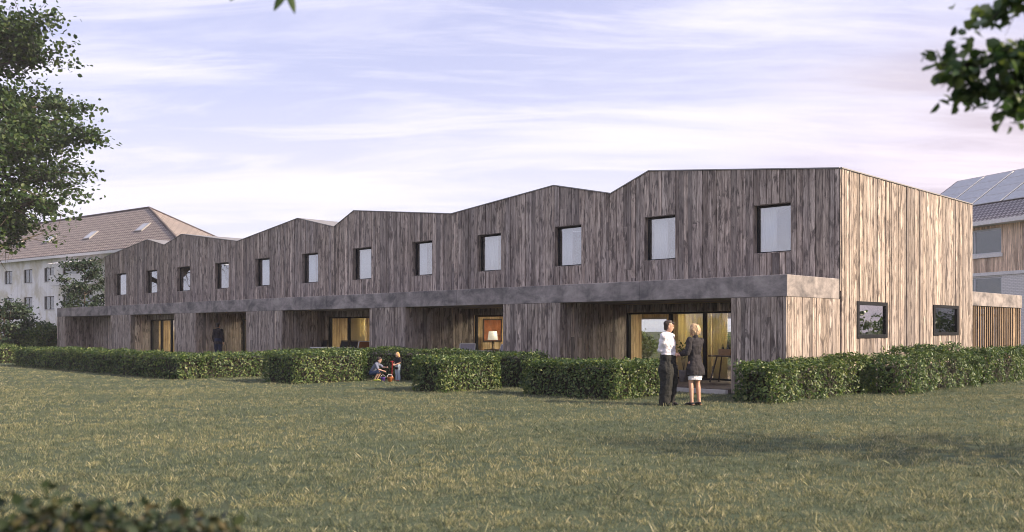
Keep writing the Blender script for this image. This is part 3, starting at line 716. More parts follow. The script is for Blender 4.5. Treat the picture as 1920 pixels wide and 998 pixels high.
grow('birch_tree', 'slim bluish tree standing in front of the pale block', 'tree', (-31.3, 67, 0), 7.4, 4.6, (1.9, 1.8, 2.5), 84, 22, 8, 18, .19, 'teal', .10, .28, low=.3)

# ------------------------------------------------------------------ pale block with tiled roof (left) and house with solar panels (right)
def quad_uv(name, P, mat, parent, thick=0.12):
    """a sloping roof sheet P (4 or 3 corners, counter-clockwise from below) with thickness and a metric UV map: u along the eave, v up the slope"""
    P = [Vector(p) for p in P]; n = (P[1]-P[0]).cross(P[2]-P[0]).normalized(); k = len(P)
    vs = P+[p-n*thick for p in P]; fs = [tuple(range(k)), tuple(range(2*k-1, k-1, -1))]+[(i, i+k, (i+1) % k+k, (i+1) % k) for i in range(k)]
    me = bpy.data.meshes.new(name); me.from_pydata([tuple(v) for v in vs], [], fs); me.update()
    ux = (P[1]-P[0]).normalized(); uy = n.cross(ux); uv = me.uv_layers.new(name='UVMap')
    for lp in me.loops:
        q = me.vertices[lp.vertex_index].co-P[0]; uv.data[lp.index].uv = (q.dot(ux), q.dot(uy))
    return obj(name, me, mat, parent)

def m_render(name, a, blotch):
    t = NT(name); n = t.noise(t.coord('Object', (.5, .5, .35)), 1.0, 6, .62, .3); s = t.noise(t.coord('Object', (1.5, 1.5, .22)), 1.2, 6, .6)
    c = t.mix(t.math('MULTIPLY', t.ramp(n, [(.46, 0.0), (.62, 1.0)]), .75), a, blotch); c = t.mix(t.math('MULTIPLY', t.ramp(s, [(.52, 0.0), (.70, 1.0)]), .5), c, tuple(x*.62 for x in a))  # yellowish blotches and darker streaks mixed into the base colour
    return t.fin(t.bsdf(c, .9, None, .15))
def m_brick(name, a, b):
    t = NT(name); br = t.n('ShaderNodeTexBrick'); t.l(t.coord('UV'), br.inputs['Vector'])
    for k, v in (('Color1', a), ('Color2', b), ('Mortar', tuple(x*.72 for x in a))): br.inputs[k].default_value = (*v, 1)
    for k, v in (('Scale', 1), ('Mortar Size', .012), ('Brick Width', .25), ('Row Height', .085)): br.inputs[k].default_value = v
    return t.fin(t.bsdf(br.outputs['Color'], .85, t.bump(br.outputs['Fac'], -.3, .01), .2))
def wall_uv(name, p, q, z0, z1, thick, mat, parent):
    """vertical wall from p to q (seen face to the right-hand side of p->q is left as given) with metric UVs"""
    p = Vector(p); q = Vector(q); d = (q-p).normalized(); n = Vector((d.y, -d.x, 0))
    vs = [p+Vector((0,0,z0)), q+Vector((0,0,z0)), q+Vector((0,0,z1)), p+Vector((0,0,z1))]; vs += [v-n*thick for v in vs]
    me = bpy.data.meshes.new(name); me.from_pydata([tuple(v) for v in vs], [], [(0,1,2,3),(5,4,7,6),(3,2,6,7),(1,0,4,5),(0,3,7,4),(2,1,5,6)]); me.update()
    uv = me.uv_layers.new(name='UVMap')
    for lp in me.loops:
        c = me.vertices[lp.vertex_index].co; uv.data[lp.index].uv = ((c-p).dot(d), c.z)
    return obj(name, me, mat, parent)

M['render'] = m_render('blotchy_render', (.85, .83, .81), (.55, .50, .36))
M['plinth'] = m_plain('pale_trim', (.70, .68, .66), .7)
M['tile_red'] = m_tiles('roof_tiles', (.305, .262, .238), (.40, .345, .305), .46)
M['darkglass'] = m_glass('far_window_glass', .10, (.75, .8, .8))
M['wbrick'] = m_brick('white_brick', (.74, .72, .70), (.66, .64, .62))
M['larch'] = m_wood('pale_larch', [(.82, .64, .49), (.79, .61, .46), (.85, .67, .51), (.78, .61, .46), (.66, .49, .35)], .1, .15, .5)
M['slate'] = m_tiles('grey_roof_tiles', (.33, .31, .31), (.38, .36, .36), .32)
M['panelcell'] = m_plain('solar_cells', (.25, .275, .31), .35, .2, 5, spec=.8, bump=0)
M['alu'] = m_plain('panel_rail', (.55, .56, .58), .5, .05, 5, .2)
M['inside'] = m_plain('dim_room', (.10, .10, .10), .9)

def far_block():
    A = Vector((-27.4, 76.4, 0)); e = Vector((1.336, -1, 0)).normalized(); B = Vector((-24.96, 84.0, 0)); R1 = Vector((-34.9, 88.0, 13.3)); EZ = 8.75
    root = empty('apartment_block', A, math.atan2(e.y, e.x)); tag(root, 'pale three storey block with blotchy walls under a brown tiled hipped roof', 'building')
    inv = Matrix.Rotation(-math.atan2(e.y, e.x), 4, 'Z') @ Matrix.Translation(-A)
    a, b, r1 = Vector((0, 0, 0)), inv @ B, inv @ R1; Ln = 46; n = Vector((0, 1, 0))
    def xat(u):                                                       # x along the facade seen at column u
        k = (u-960)/F; return (k*A.y-A.x)/(e.x-k*e.y)
    wins = [(xat(u0), xat(u1), z0, z1) for u0, u1 in ((8.5, 23), (44.5, 60.5), (83, 101.5), (118, 174), (-28, -12), (-64, -48), (205, 222), (250, 268)) for z0, z1 in ((6.3, 7.65), (3.55, 4.85), (.9, 2.15))]
    wm = MB()
    xs = sorted({-Ln, 0.0, *[x for q in wins for x in q[:2]]})
    for p, q in zip(xs, xs[1:]):
        m = (p+q)/2; z = 0
        for wv in sorted([w_ for w_ in wins if w_[0] < m < w_[1]], key=lambda w_: w_[2]): wm.box((p, 0, z), (q, .3, wv[2])); z = wv[3]
        wm.box((p, 0, z), (q, .3, EZ))
    # gable end and rear walls, floors inside so that one cannot look through
    wm.add([(0, .3, 0), (b.x, b.y, 0), (b.x, b.y, EZ), (0, .3, EZ), (-.3, .3, 0), (b.x-.3, b.y-.01, 0), (b.x-.3, b.y-.01, EZ), (-.3, .3, EZ)], [(0,1,2,3),(5,4,7,6),(3,2,6,7),(0,3,7,4),(2,1,5,6)])
    wm.box((-Ln, b.y-.3, 0), (b.x-.31, b.y, EZ)); wm.box((-Ln, .31, 0), (-Ln+.3, b.y-.31, EZ))
    wm.build('wall', M['render'], root)
    MB().box((-Ln+.4, 2.2, 0), (-.5, 2.4, EZ-.1)).build('inner_wall', M['inside'], root)
    ov = .55; E0, E1 = Vector((.45, -ov, EZ)), Vector((-Ln-.4, -ov, EZ)); B0, B1 = Vector((b.x+.5, b.y+ov, EZ)), Vector((-Ln-.4, b.y+ov, EZ)); r2 = Vector((-Ln+6, r1.y, r1.z))
    quad_uv('roof', [E1, E0, r1, r2], M['tile_red'], root); quad_uv('hip_roof', [E0, B0, r1], M['tile_red'], root)
    quad_uv('rear_roof', [B0, B1, r2, r1], M['tile_red'], root); quad_uv('left_hip', [B1, E1, r2], M['tile_red'], root)
    rg_ = MB(); rg_.tube([E0, r1], .13, 6); rg_.tube([r1, r2], .12, 6); rg_.tube([B0, r1], .12, 6); rg_.build('ridge_tiles', M['tile_red'], root)
    MB().box((-Ln-.4, -ov-.10, EZ-.30), (.5, -ov+.05, EZ-.06)).build('gutter', M['plinth'], root)
    MB().box((-Ln-.3, -ov+.06, EZ-.2), (.4, -.005, EZ-.13)).build('eave_board', M['plinth'], root)
    for x0, x1, z0, z1 in wins:
        f = .05; wn = MB(); wn.box((x0, .10, z0), (x0+f, .18, z1)); wn.box((x1-f, .10, z0), (x1, .18, z1)); wn.box((x0+f, .10, z1-f), (x1-f, .18, z1)); wn.box((x0+f, .10, z0), (x1-f, .18, z0+f))
        wn.box(((x0+x1)/2-.025, .11, z0+f), ((x0+x1)/2+.025, .17, z1-f))
        o = wn.build('window', M['frame'], root); MB().box((x0+.02, .13, z0+.02), (x1-.02, .14, z1-.02)).build('pane', M['darkglass'], o)
        MB().box((x0-.05, -.05, z0-.07), (x1+.05, .09, z0-.002)).build('sill', M['plinth'], o)
    x0, x1 = xat(117)-.2, xat(196)
    bl = MB(); bl.box((x0, -1.15, 5.75), (x1, -1.05, 6.75)); bl.box((x0, -1.05, 5.75), (x1, -.01, 5.87)); bl.box((x1-.1, -1.05, 5.88), (x1, -.01, 6.75)); bl.box((x0, -1.05, 5.88), (x0+.1, -.01, 6.75))
    bl.build('balcony', M['plinth'], root)
    MB().add([(x0, -1.5, 7.75), (x1, -1.5, 7.75), (x1, -.02, 8.1), (x0, -.02, 8.1), (x0, -1.5, 7.82), (x1, -1.5, 7.82), (x1, -.02, 8.17), (x0, -.02, 8.17)], [(0,3,2,1),(4,5,6,7),(0,1,5,4),(1,2,6,5),(2,3,7,6),(3,0,4,7)]).build('awning', M['plinth'], root)
    # skylights lie on the front slope
    nrm = (E0-E1).cross(r1-E1).normalized(); pl = root.matrix_basis
    for u0, u1, v0, v1 in ((163, 178, 436, 448), (257, 279, 419.5, 435), (86, 100, 441, 459), (28, 42, 449, 463)):
        ey = inv @ Vector((0, 0, HC)); pts = []
        for u, v in ((u0, v1), (u1, v1), (u1, v0), (u0, v0)):
            d = inv.to_3x3() @ Vector(((u-960)/F, 1, -(v-HOR)/F)); pts.append(ey+d*((E1-ey).dot(nrm)/d.dot(nrm)))
        c = sum(pts, Vector())/4; up = Vector((0, r1.y+ov, r1.z-EZ)); hm = (c.z-EZ)/up.z; hw = .62; hh = .62/up.length
        q = [Vector((c.x-dx*0+sx*hw, -ov, EZ))+up*(hm+sy*hh) for dx, sx, sy in ((0,-1,-1),(0,1,-1),(0,1,1),(0,-1,1))]; q = [p+nrm*.10 for p in q]
        sk = quad_uv('skylight', q, M['flash'], root, .10)
        c = sum(q, Vector())/4; quad_uv('pane', [c+(p-c)*.84+nrm*.012 for p in q], M['panelglass'] if 'panelglass' in M else M['alu'], sk, .01)
    return root
M['panelglass'] = m_plain('skylight_glass', (.30, .32, .36), .08, .05, 3, spec=.9, bump=0)
far_block()

def solar_house():
    Q = Vector((25.9, 50, 0)); g = Vector((-.339, .941, 0)); th = math.atan2(g.y, g.x)   # x' runs away along the facade, y' out of it towards the camera side
    root = empty('brick_house', Q, th); tag(root, 'white brick and pale timber house with solar panels on its grey roof', 'building')
    # local frame: +x receding along the facade, +y to the left of it = towards the camera side; body lies at y < 0
    far, near, EZ, W = 6.7, -16.0, 7.5, 10.0
    win = [(-1.0, 2.6, 5.68, 7.05), (-1.0, 2.6, 3.2, 4.42), (-9.0, -5.4, 5.68, 7.05), (-9.0, -5.4, 3.2, 4.42), (4.2, 5.8, 5.68, 7.05)]
    xs = sorted({near, far, *[x for q in win for x in q[:2]]})
    bk, tm = MB(), MB(); rg = random.Random(9)
    for p, q in zip(xs, xs[1:]):
        m = (p+q)/2
        for z0, z1, mb in ((0, 4.66, bk), (4.66, 7.3, tm)):
            z = z0
            for o in sorted([o for o in win if o[0] < m < o[1] and z0 <= o[2] < z1], key=lambda o: o[2]): mb.box((p, -.3, z), (q, 0, o[2])); z = o[3]
            if z < z1: mb.box((p, -.3, z), (q, 0, z1))
    o = bk.build('brick_wall', M['wbrick'], root); me = o.data; uv = me.uv_layers.new(name='UVMap')
    for lp in me.loops:
        c = me.vertices[lp.vertex_index].co; uv.data[lp.index].uv = (c.x+c.y, c.z)
    tm.build('upper_wall', M['inside'], root)
    cb = MB(); boards(cb, lambda s, o_, z: (s, o_, z), near, far, 4.68, lambda s: 7.29, [w_ for w_ in win if w_[2] > 4.6], rg=rg, wmin=.12, wmax=.14, jit=.003, th=.022, joint=0)
    cb.build('larch_cladding', M['larch'], root)
    sh = MB(); sh.box((near, -W, 0), (near+.3, -.31, EZ)); sh.box((far-.3, -W, 0), (far, -.31, EZ)); sh.box((near+.31, -W, 0), (far-.31, -W+.3, EZ))
    for x in (near, far-.3): sh.add([(x, -.31, EZ+.001), (x+.3, -.31, EZ+.001), (x+.3, -W/2, 10.8), (x, -W/2, 10.8), (x, -W, EZ+.001), (x+.3, -W, EZ+.001)], [(0,1,2,3),(3,2,5,4),(0,3,4),(1,5,2)])
    sh.build('gable_wall', M['wbrick'], root); sh.v
    MB().box((near+.4, -2.6, 0), (far-.4, -2.4, EZ)).build('inner_wall', M['inside'], root)
    y0 = .5; E0, E1 = Vector((near-.3, y0, EZ-.08)), Vector((far+.15, y0, EZ-.08)); r0, r1 = Vector((near-.3, -W/2, 11.0)), Vector((far+.15, -W/2, 11.0))
    quad_uv('roof', [E1, E0, r0, r1], M['slate'], root, .16); quad_uv('rear_roof', [Vector((near-.3, -W-.4, EZ-.08)), Vector((far+.15, -W-.4, EZ-.08)), r1, r0], M['slate'], root, .16)
    MB().box((near-.3, y0-.02, EZ-.28), (far+.15, y0+.13, EZ-.06)).build('gutter', M['plinth'], root)
    MB().box((near-.2, .03, EZ-.30), (far+.05, y0-.03, EZ-.22)).build('soffit', M['plinth'], root)
    MB().box((near, .024, 4.50), (far, .06, 4.68)).build('string_course', M['plinth'], root)
    for x0, x1, z0, z1 in win:
        f = .07; wn = MB(); y = -.12
        wn.box((x0, y, z0), (x0+f, y+.08, z1)); wn.box((x1-f, y, z0), (x1, y+.08, z1)); wn.box((x0+f, y, z1-f), (x1-f, y+.08, z1)); wn.box((x0+f, y, z0), (x1-f, y+.08, z0+f))
        for k in (1, 2): xx = x0+(x1-x0)*k/2.0 if k == 1 else None; wn.box((xx-.035, y+.01, z0+f), (xx+.035, y+.07, z1-f)) if xx else None
        wo = wn.build('window', M['alu'], root); MB().box((x0+.03, y+.03, z0+.03), (x1-.03, y+.045, z1-.03)).build('pane', M['darkglass'], wo)
        MB().box((x0-.1, -.03, z0-.2), (x1+.1, .10, z0-.003)).build('sill', M['plinth'], wo)
    # panels: four rows, one mesh each, standing a hand above the tiles
    up = (r1-E1); up = Vector((0, up.y, up.z)); sl_ = up.length; up.normalize(); nrm = up.cross(Vector((1, 0, 0))).normalized()
    if nrm.z < 0: nrm = -nrm
    first = None
    for c in range(7):
        for r_ in range(4):
            x = far-.25-c*2.12; s0 = sl_-.28-(r_+1)*1.02
            P0 = Vector((x-1.98, y0, EZ-.08))+up*s0+nrm*.10
            q = [P0, P0+Vector((1.98, 0, 0)), P0+Vector((1.98, 0, 0))+up*.98, P0+up*.98]
            pn = quad_uv('solar_panel', q[::-1] if (q[1]-q[0]).cross(q[2]-q[0]).dot(nrm) < 0 else q, M['alu'], root, .04)
            cc = sum(q, Vector())/4
            cell = [cc+(p-cc)*.945+nrm*.004 for p in q]; quad_uv('cells', cell[::-1] if (cell[1]-cell[0]).cross(cell[2]-cell[0]).dot(nrm) < 0 else cell, M['panelcell'], pn, .003)
    return root
solar_house()

def carport():
    root = empty('carport', L(0, 9.46), -TH); tag(root, 'carport with a concrete top and a screen of upright cedar slats beyond the end wall', 'carport')
    ln = 14.69-9.46
    cn = MB().box((-4.5, .0, 2.34), (.01, ln, 2.80)).build('canopy', M['concrete'], root); bv = cn.modifiers.new('bevel', 'BEVEL'); bv.width = .012; bv.segments = 2
    rg = random.Random(4); sm = MB(); y = .04
    while y < ln-.1:
        wd = rg.choice((.085, .085, .095, .10, .26 if rg.random() < .55 else .10)); sm.box((-.065, y, .05), (-.03, min(y+wd, ln-.03), 2.335)); y += wd+rg.uniform(.10, .15)
    sm.build('slat_screen', M['slat'], root)
    pm = MB()
    for y in (.3, ln/2, ln-.2): pm.box((-.30, y-.06, 0), (-.18, y+.06, 2.338))
    pm.build('post', M['frame'], root); rl = MB(); rl.box((-.16, .03, .3), (-.105, ln-.03, .38)); rl.box((-.16, .03, 2.0), (-.105, ln-.03, 2.08)); rl.build('rail', M['frame'], root)
    MB().box((-4.45, .0, 0), (-4.3, ln, 2.338)).build('rear_wall', M['backing'], root)
    return root
carport()
gw = MB().box((0, 0, 0), (.25, 7, 1.9)).build('garden_wall', M['concrete']); gw.location = L(1.6, 17.5); gw.rotation_euler = (0, 0, -TH)
tag(gw, 'grey concrete garden wall beyond the carport at the right edge', 'wall')

# ------------------------------------------------------------------ people
def m_skin(name, col):
    t = NT(name); n = t.noise(t.coord(), 14, 4, .6); c = t.mix(t.ramp(n, [(.35, 0.0), (.65, 1.0)]), tuple(x*.86 for x in col), tuple(min(1, x*1.08) for x in col))
    b = t.bsdf(c, .5, None, .35); b.inputs['Subsurface Weight'].default_value = .08; b.inputs['Subsurface Radius'].default_value = (.02, .008, .005); return t.fin(b)
M['skin'] = m_skin('skin', (.52, .31, .22)); M['skin_child'] = m_skin('child_skin', (.56, .35, .26))
M['white_shirt'] = m_cloth('white_shirt', (.74, .70, .74), 120); M['dark_trousers'] = m_cloth('dark_trousers', (.026, .027, .026), 120)
M['dark_jacket'] = m_cloth('dark_jacket', (.032, .030, .034), 120); M['white_skirt'] = m_cloth('white_skirt', (.78, .77, .80), 120)
M['black'] = m_plain('black_leather', (.018, .016, .016), .4); M['brown_hair'] = m_plain('brown_hair', (.028, .017, .012), .6, .5, 60, bump=.6)
M['blonde_hair'] = m_plain('blonde_hair', (.42, .29, .17), .5, .45, 60, bump=.6); M['dark_hair'] = m_plain('dark_hair', (.02, .015, .012), .5, .4, 60, bump=.6)
M['child_blonde'] = m_plain('child_blonde_hair', (.40, .25, .11), .5, .4, 60, bump=.6)
M['grey_tee'] = m_cloth('grey_blue_shirt', (.15, .17, .24), 120); M['blue_shorts'] = m_cloth('blue_shorts', (.045, .07, .14), 120); M['jeans'] = m_cloth('blue_jeans', (.02, .028, .06), 120)
M['light_jeans'] = m_cloth('pale_jeans', (.38, .45, .52), 120); M['dark_top'] = m_cloth('dark_top', (.018, .016, .022), 120)
M['red'] = m_plain('red_plastic', (.36, .025, .025), .35); M['lime'] = m_plain('lime_shoe', (.45, .55, .06), .5); M['orange'] = m_plain('orange_plastic', (.40, .13, .04), .4); M['purple'] = m_plain('purple_plastic', (.10, .05, .28), .4)
M['eye'] = m_plain('eye_dark', (.012, .010, .009), .2); M['lips'] = m_plain('lips', (.34, .13, .11), .45)

fold_tex = bpy.data.textures.new('folds', 'CLOUDS'); fold_tex.noise_scale = .11; fold_tex.noise_depth = 2
def remesh(name, mb, voxel, mat, parent, smooth=3, fold=0.0):
    me = mb.mesh(name); o = bpy.data.objects.new(name, me); C.objects.link(o)
    r = o.modifiers.new('r', 'REMESH'); r.mode = 'VOXEL'; r.voxel_size = voxel; r.use_smooth_shade = True
    sm = o.modifiers.new('s', 'SMOOTH'); sm.factor = .5; sm.iterations = smooth
    if fold:
        dm = o.modifiers.new('d', 'DISPLACE'); dm.texture = fold_tex; dm.strength = fold; dm.mid_level = .42; dm.texture_coords = 'LOCAL'
    dg = bpy.context.evaluated_depsgraph_get(); out = bpy.data.meshes.new_from_object(o.evaluated_get(dg))
    bpy.data.objects.remove(o); out.name = name; out.materials.clear()
    return obj(name, out, mat, parent, True)

def loft(mb, rings, xv, n=16):
    """elliptic rings (centre, half width, half depth); xv = the figure's right-hand direction"""
    vs, fs = [], []; cs = [Vector(r[0]) for r in rings]
    for i, (c, rx, ry) in enumerate(rings):
        d = (cs[min(i+1, len(cs)-1)]-cs[max(i-1, 0)]).normalized(); x = (xv-d*xv.dot(d)).normalized(); y = d.cross(x)
        for k in range(n):
            t = 2*math.pi*k/n; vs.append(cs[i]+x*rx*math.cos(t)+y*ry*math.sin(t))
    for i in range(len(rings)-1):
        for k in range(n):
            a = i*n+k; b = i*n+(k+1) % n; fs.append((a, b, b+n, a+n))
    fs.append(tuple(range(n-1, -1, -1))); fs.append(tuple((len(rings)-1)*n+k for k in range(n)))
    mb.add(vs, fs)

def limb(mb, pts, rads, n=10):
    mb.tube(pts, rads, n)
    for p, r in zip(pts, rads): mb.ball(p, r*.995, 10, 7)

def hand(mb, wrist, d, palm_n, side, s=1.0, curl=.5):
    """palm, four unequal bent fingers and a thumb leaving the side of the palm"""
    d = Vector(d).normalized(); pn = Vector(palm_n); pn = (pn-d*pn.dot(d)).normalized(); x = d.cross(pn)*side; w = Vector(wrist)
    loft(mb, [(w, .023*s, .018*s), (w+d*.03*s, .034*s, .016*s), (w+d*.075*s, .040*s, .014*s), (w+d*.092*s, .037*s, .011*s)], x, 10)
    for i, (o, ln) in enumerate(((-.030, .062), (-.010, .074), (.011, .070), (.030, .054))):
        b = w+d*.080*s+x*o*s; l1 = ln*.48*s; a1 = curl*.6; a2 = curl*1.7
        p1 = b+(d*math.cos(a1)+pn*math.sin(a1))*l1; p2 = p1+(d*math.cos(a2)+pn*math.sin(a2))*ln*.34*s; p3 = p2+(d*math.cos(a2+curl*.8)+pn*math.sin(a2+curl*.8))*ln*.24*s
        limb(mb, [b-d*.02*s, b, p1, p2, p3], [.0088*s, .0092*s, .0088*s, .0080*s, .0068*s], 8)
    b = w+d*.028*s-x*.030*s; p1 = b+(d*.7-x*.6+pn*.35).normalized()*.036*s; p2 = p1+(d*.9-x*.1+pn*.45).normalized()*.030*s
    limb(mb, [b+x*.012*s, b, p1, p2], [.012*s, .0115*s, .0100*s, .0080*s], 8)

def head(mb, c, fw, up, s=1.0, female=False):
    """skull, jaw, nose, brows and ears around the head's centre c; fw = where the face looks"""
    fw = Vector(fw).normalized(); up = Vector(up); up = (up-fw*up.dot(fw)).normalized(); x = fw.cross(up); c = Vector(c)
    loft(mb, [(c-up*.115*s+fw*.052*s, .020*s, .018*s), (c-up*.100*s+fw*.042*s, .042*s, .040*s), (c-up*.070*s+fw*.026*s, .056*s, .064*s), (c-up*.03*s+fw*.012*s, .066*s, .083*s), (c+up*.02*s, .073*s, .095*s),
              (c+up*.065*s-fw*.006*s, .071*s, .092*s), (c+up*.10*s-fw*.010*s, .052*s, .070*s), (c+up*.118*s-fw*.012*s, .022*s, .032*s)], x, 18)
    limb(mb, [c+fw*.085*s+up*.012*s, c+fw*.106*s-up*.026*s], [.009*s, .0135*s], 8); limb(mb, [c+fw*.098*s-up*.034*s-x*.010*s, c+fw*.098*s-up*.034*s+x*.010*s], [.009*s, .009*s], 8)
    limb(mb, [c+fw*.082*s+up*.028*s-x*.042*s, c+fw*.091*s+up*.026*s, c+fw*.082*s+up*.028*s+x*.042*s], [.008*s, .010*s, .008*s], 8)
    for q in (-1, 1): mb.ball(c+x*q*.073*s-fw*.008*s-up*.008*s, (.012*s, .018*s, .028*s), 8, 6)
    limb(mb, [c+fw*.081*s-up*.070*s-x*.018*s, c+fw*.088*s-up*.069*s, c+fw*.081*s-up*.070*s+x*.018*s], [.008*s, .009*s, .008*s], 8)
    return fw, up, x

def face_bits(parent, c, fw, up, x, s):
    m = MB(); c = Vector(c)
    for q in (-1, 1): m.ball(c+fw*.082*s+x*q*.030*s+up*.004*s, (.010*s, .010*s, .006*s), 8, 6)
    m.build('eyes', M['eye'], parent, True)
    MB().tube([c+fw*.086*s-up*.064*s-x*.020*s, c+fw*.0965*s-up*.064*s, c+fw*.086*s-up*.064*s+x*.020*s], [.003*s, .0045*s, .003*s], 6).build('mouth', M['lips'], parent, True)

def person(loc, face_dir, label, J, H=1.75, group=None, skin='skin', hair='brown_hair', hair_style='short', top=None, bottom=None, extra=None, voxel=.0085, hs=1.0, build=1.0, cat='person', sleeves='long', legs='long', shoes='black'):
    """J: joints in the figure's own axes, +Y is forward, +X its right-hand side, metres for a 1.75 m adult, scaled by H"""
    k = H/1.75; rz = math.atan2(face_dir[1], face_dir[0])-math.pi/2
    root = empty('person', loc, rz); tag(root, label, cat, group)
    V = lambda n: Vector(J[n])*k
    X = Vector((1, 0, 0)); b = build*k
    body = MB(); pel, wai, che, nek, hd = V('pelvis'), V('waist'), V('chest'), V('neck'), V('head')
    sh = {q: V('sh'+q) for q in 'LR'}; el = {q: V('el'+q) for q in 'LR'}; wr = {q: V('wr'+q) for q in 'LR'}
    hp = {q: V('hip'+q) for q in 'LR'}; kn = {q: V('kn'+q) for q in 'LR'}; an = {q: V('an'+q) for q in 'LR'}; to = {q: V('toe'+q) for q in 'LR'}
    xs = (sh['R']-sh['L']).normalized()
    torso = lambda e: [(pel-Vector((0, 0, .07*k)), .135*b+e, .105*b+e), (pel, .165*b+e, .118*b+e), (pel.lerp(wai, .6), .158*b+e, .110*b+e), (wai, .145*b+e, .102*b+e), (wai.lerp(che, .55), .158*b+e, .112*b+e), (che, .170*b+e, .118*b+e), (che.lerp(nek, .55), .165*b+e, .098*b+e), (che.lerp(nek, .85), .115*b+e, .072*b+e)]
    loft(body, torso(0), xs); limb(body, [che.lerp(nek, .7), nek, nek.lerp(hd, .55)], [.066*b, .054*k, .052*k])
    hf = Vector(J.get('look', (0, 1, 0))); hu = Vector(J.get('hup', (0, 0, 1))); fw, up, hx = head(body, hd, hf, hu, k*hs)
    for q in 'LR':
        limb(body, [sh[q].lerp(che, .25), sh[q], sh[q].lerp(el[q], .35), el[q], el[q].lerp(wr[q], .3), wr[q]], [.060*b, .056*b, .048*b, .037*b, .040*b, .025*k])
        d = Vector(J['hd'+q]) if 'hd'+q in J else wr[q]-el[q]
        hand(body, wr[q], d, J.get('pn'+q, (-1 if q == 'R' else 1, 0, 0)), 1 if q == 'R' else -1, k*J.get('hk', 1.0), J.get('curl'+q, .55))
        limb(body, [hp[q]+Vector((0, 0, .02*k)), hp[q].lerp(kn[q], .3), kn[q], kn[q].lerp(an[q], .3), kn[q].lerp(an[q], .75), an[q]], [.088*b, .080*b, .054*b, .056*b, .040*b, .036*k])
        limb(body, [an[q]-Vector((0, .035*k, .045*k)), an[q].lerp(to[q], .5)-Vector((0, 0, .01*k)), to[q]], [.032*k, .034*k, .024*k])
    remesh('body', body, voxel*max(k, .5), M[skin], root)
    face_bits(root, hd, fw, up, hx, k*hs)
    # hair
    hr = MB(); s = k*hs; c = hd
    if hair_style in ('short', 'crop'):
        loft(hr, [(c-up*.075*s-fw*.062*s, .050*s, .030*s), (c-up*.03*s-fw*.048*s, .068*s, .056*s), (c+up*.015*s-fw*.036*s, .0775*s, .070*s), (c+up*.055*s-fw*.018*s, .078*s, .094*s), (c+up*.095*s-fw*.006*s, .068*s, .088*s), (c+up*.125*s-fw*.004*s, .046*s, .060*s), (c+up*.138*s-fw*.006*s, .016*s, .022*s)], hx, 18)
        limb(hr, [c+up*.07*s+fw*.085*s-hx*.035*s, c+up*.085*s+fw*.092*s, c+up*.07*s+fw*.085*s+hx*.035*s], [.018*s, .022*s, .018*s])
    elif hair_style == 'bob':
        loft(hr, [(c-up*.105*s-fw*.05*s, .060*s, .045*s), (c-up*.07*s-fw*.045*s, .083*s, .070*s), (c-up*.02*s-fw*.036*s, .094*s, .084*s), (c+up*.04*s-fw*.020*s, .096*s, .100*s), (c+up*.09*s-fw*.008*s, .084*s, .098*s), (c+up*.128*s-fw*.004*s, .056*s, .068*s), (c+up*.145*s-fw*.004*s, .02*s, .026*s)], hx, 18)
        rg = random.Random(2)
        for i in range(46):                                            # tousled locks
            t = rg.uniform(-2.5, 2.5); z = rg.uniform(-.07, .10); rr = .092*math.sqrt(max(.1, 1-(z/.14)**2)); o = (-fw*math.cos(t)+hx*math.sin(t))
            p = c+o*rr*s+up*z*s-fw*.02*s; limb(hr, [p+up*.03*s, p+o*.012*s, p-up*.045*s+o*rg.uniform(0, .022)*s+hx*rg.uniform(-.02, .02)*s], [.012*s, .014*s, .006*s], 6)
    elif hair_style == 'long':
        loft(hr, [(c-up*.26*s-fw*.06*s, .05*s, .025*s), (c-up*.17*s-fw*.055*s, .082*s, .04*s), (c-up*.07*s-fw*.045*s, .084*s, .062*s), (c+up*.02*s-fw*.032*s, .086*s, .084*s), (c+up*.08*s-fw*.010*s, .078*s, .094*s), (c+up*.122*s-fw*.004*s, .05*s, .062*s), (c+up*.138*s, .018*s, .024*s)], hx, 18)
        for q in (-1, 1): limb(hr, [c+hx*q*.072*s+up*.06*s, c+hx*q*.085*s-up*.05*s+fw*.02*s, c+hx*q*.08*s-up*.2*s+fw*.03*s], [.024*s, .026*s, .012*s])
    remesh('hair', hr, .008*max(s, .5), M[hair], root, 1, .03*s)
    # clothes
    def tube_sleeve(mb, q, e, full):
        a, m_, w_ = sh[q], el[q], wr[q]
        if full: limb(mb, [a.lerp(che, .3), a, a.lerp(m_, .4), m_, m_.lerp(w_, .5), m_.lerp(w_, .93)], [.070*b+e, .066*b+e, .058*b+e, .050*b+e, .046*b+e, .036*b+e])
        else: limb(mb, [a.lerp(che, .3), a, a.lerp(m_, .4), a.lerp(m_, .75)], [.066*b+e, .064*b+e, .060*b+e, .060*b+e])
    def leg(mb, q, e, f, flare=1.0):
        a, m_, w_ = hp[q], kn[q], an[q]
        if f == 'long': limb(mb, [a+Vector((0, 0, .03*k)), a.lerp(m_, .4), m_, m_.lerp(w_, .5), w_+Vector((0, .005, -.035*k))], [.098*b+e, .092*b*flare+e, .074*b*flare+e, .070*b*flare+e, .062*b*flare+e])
        else: limb(mb, [a+Vector((0, 0, .03*k)), a.lerp(m_, .4), a.lerp(m_, .9)], [.096*b+e, .090*b+e, .080*b+e])
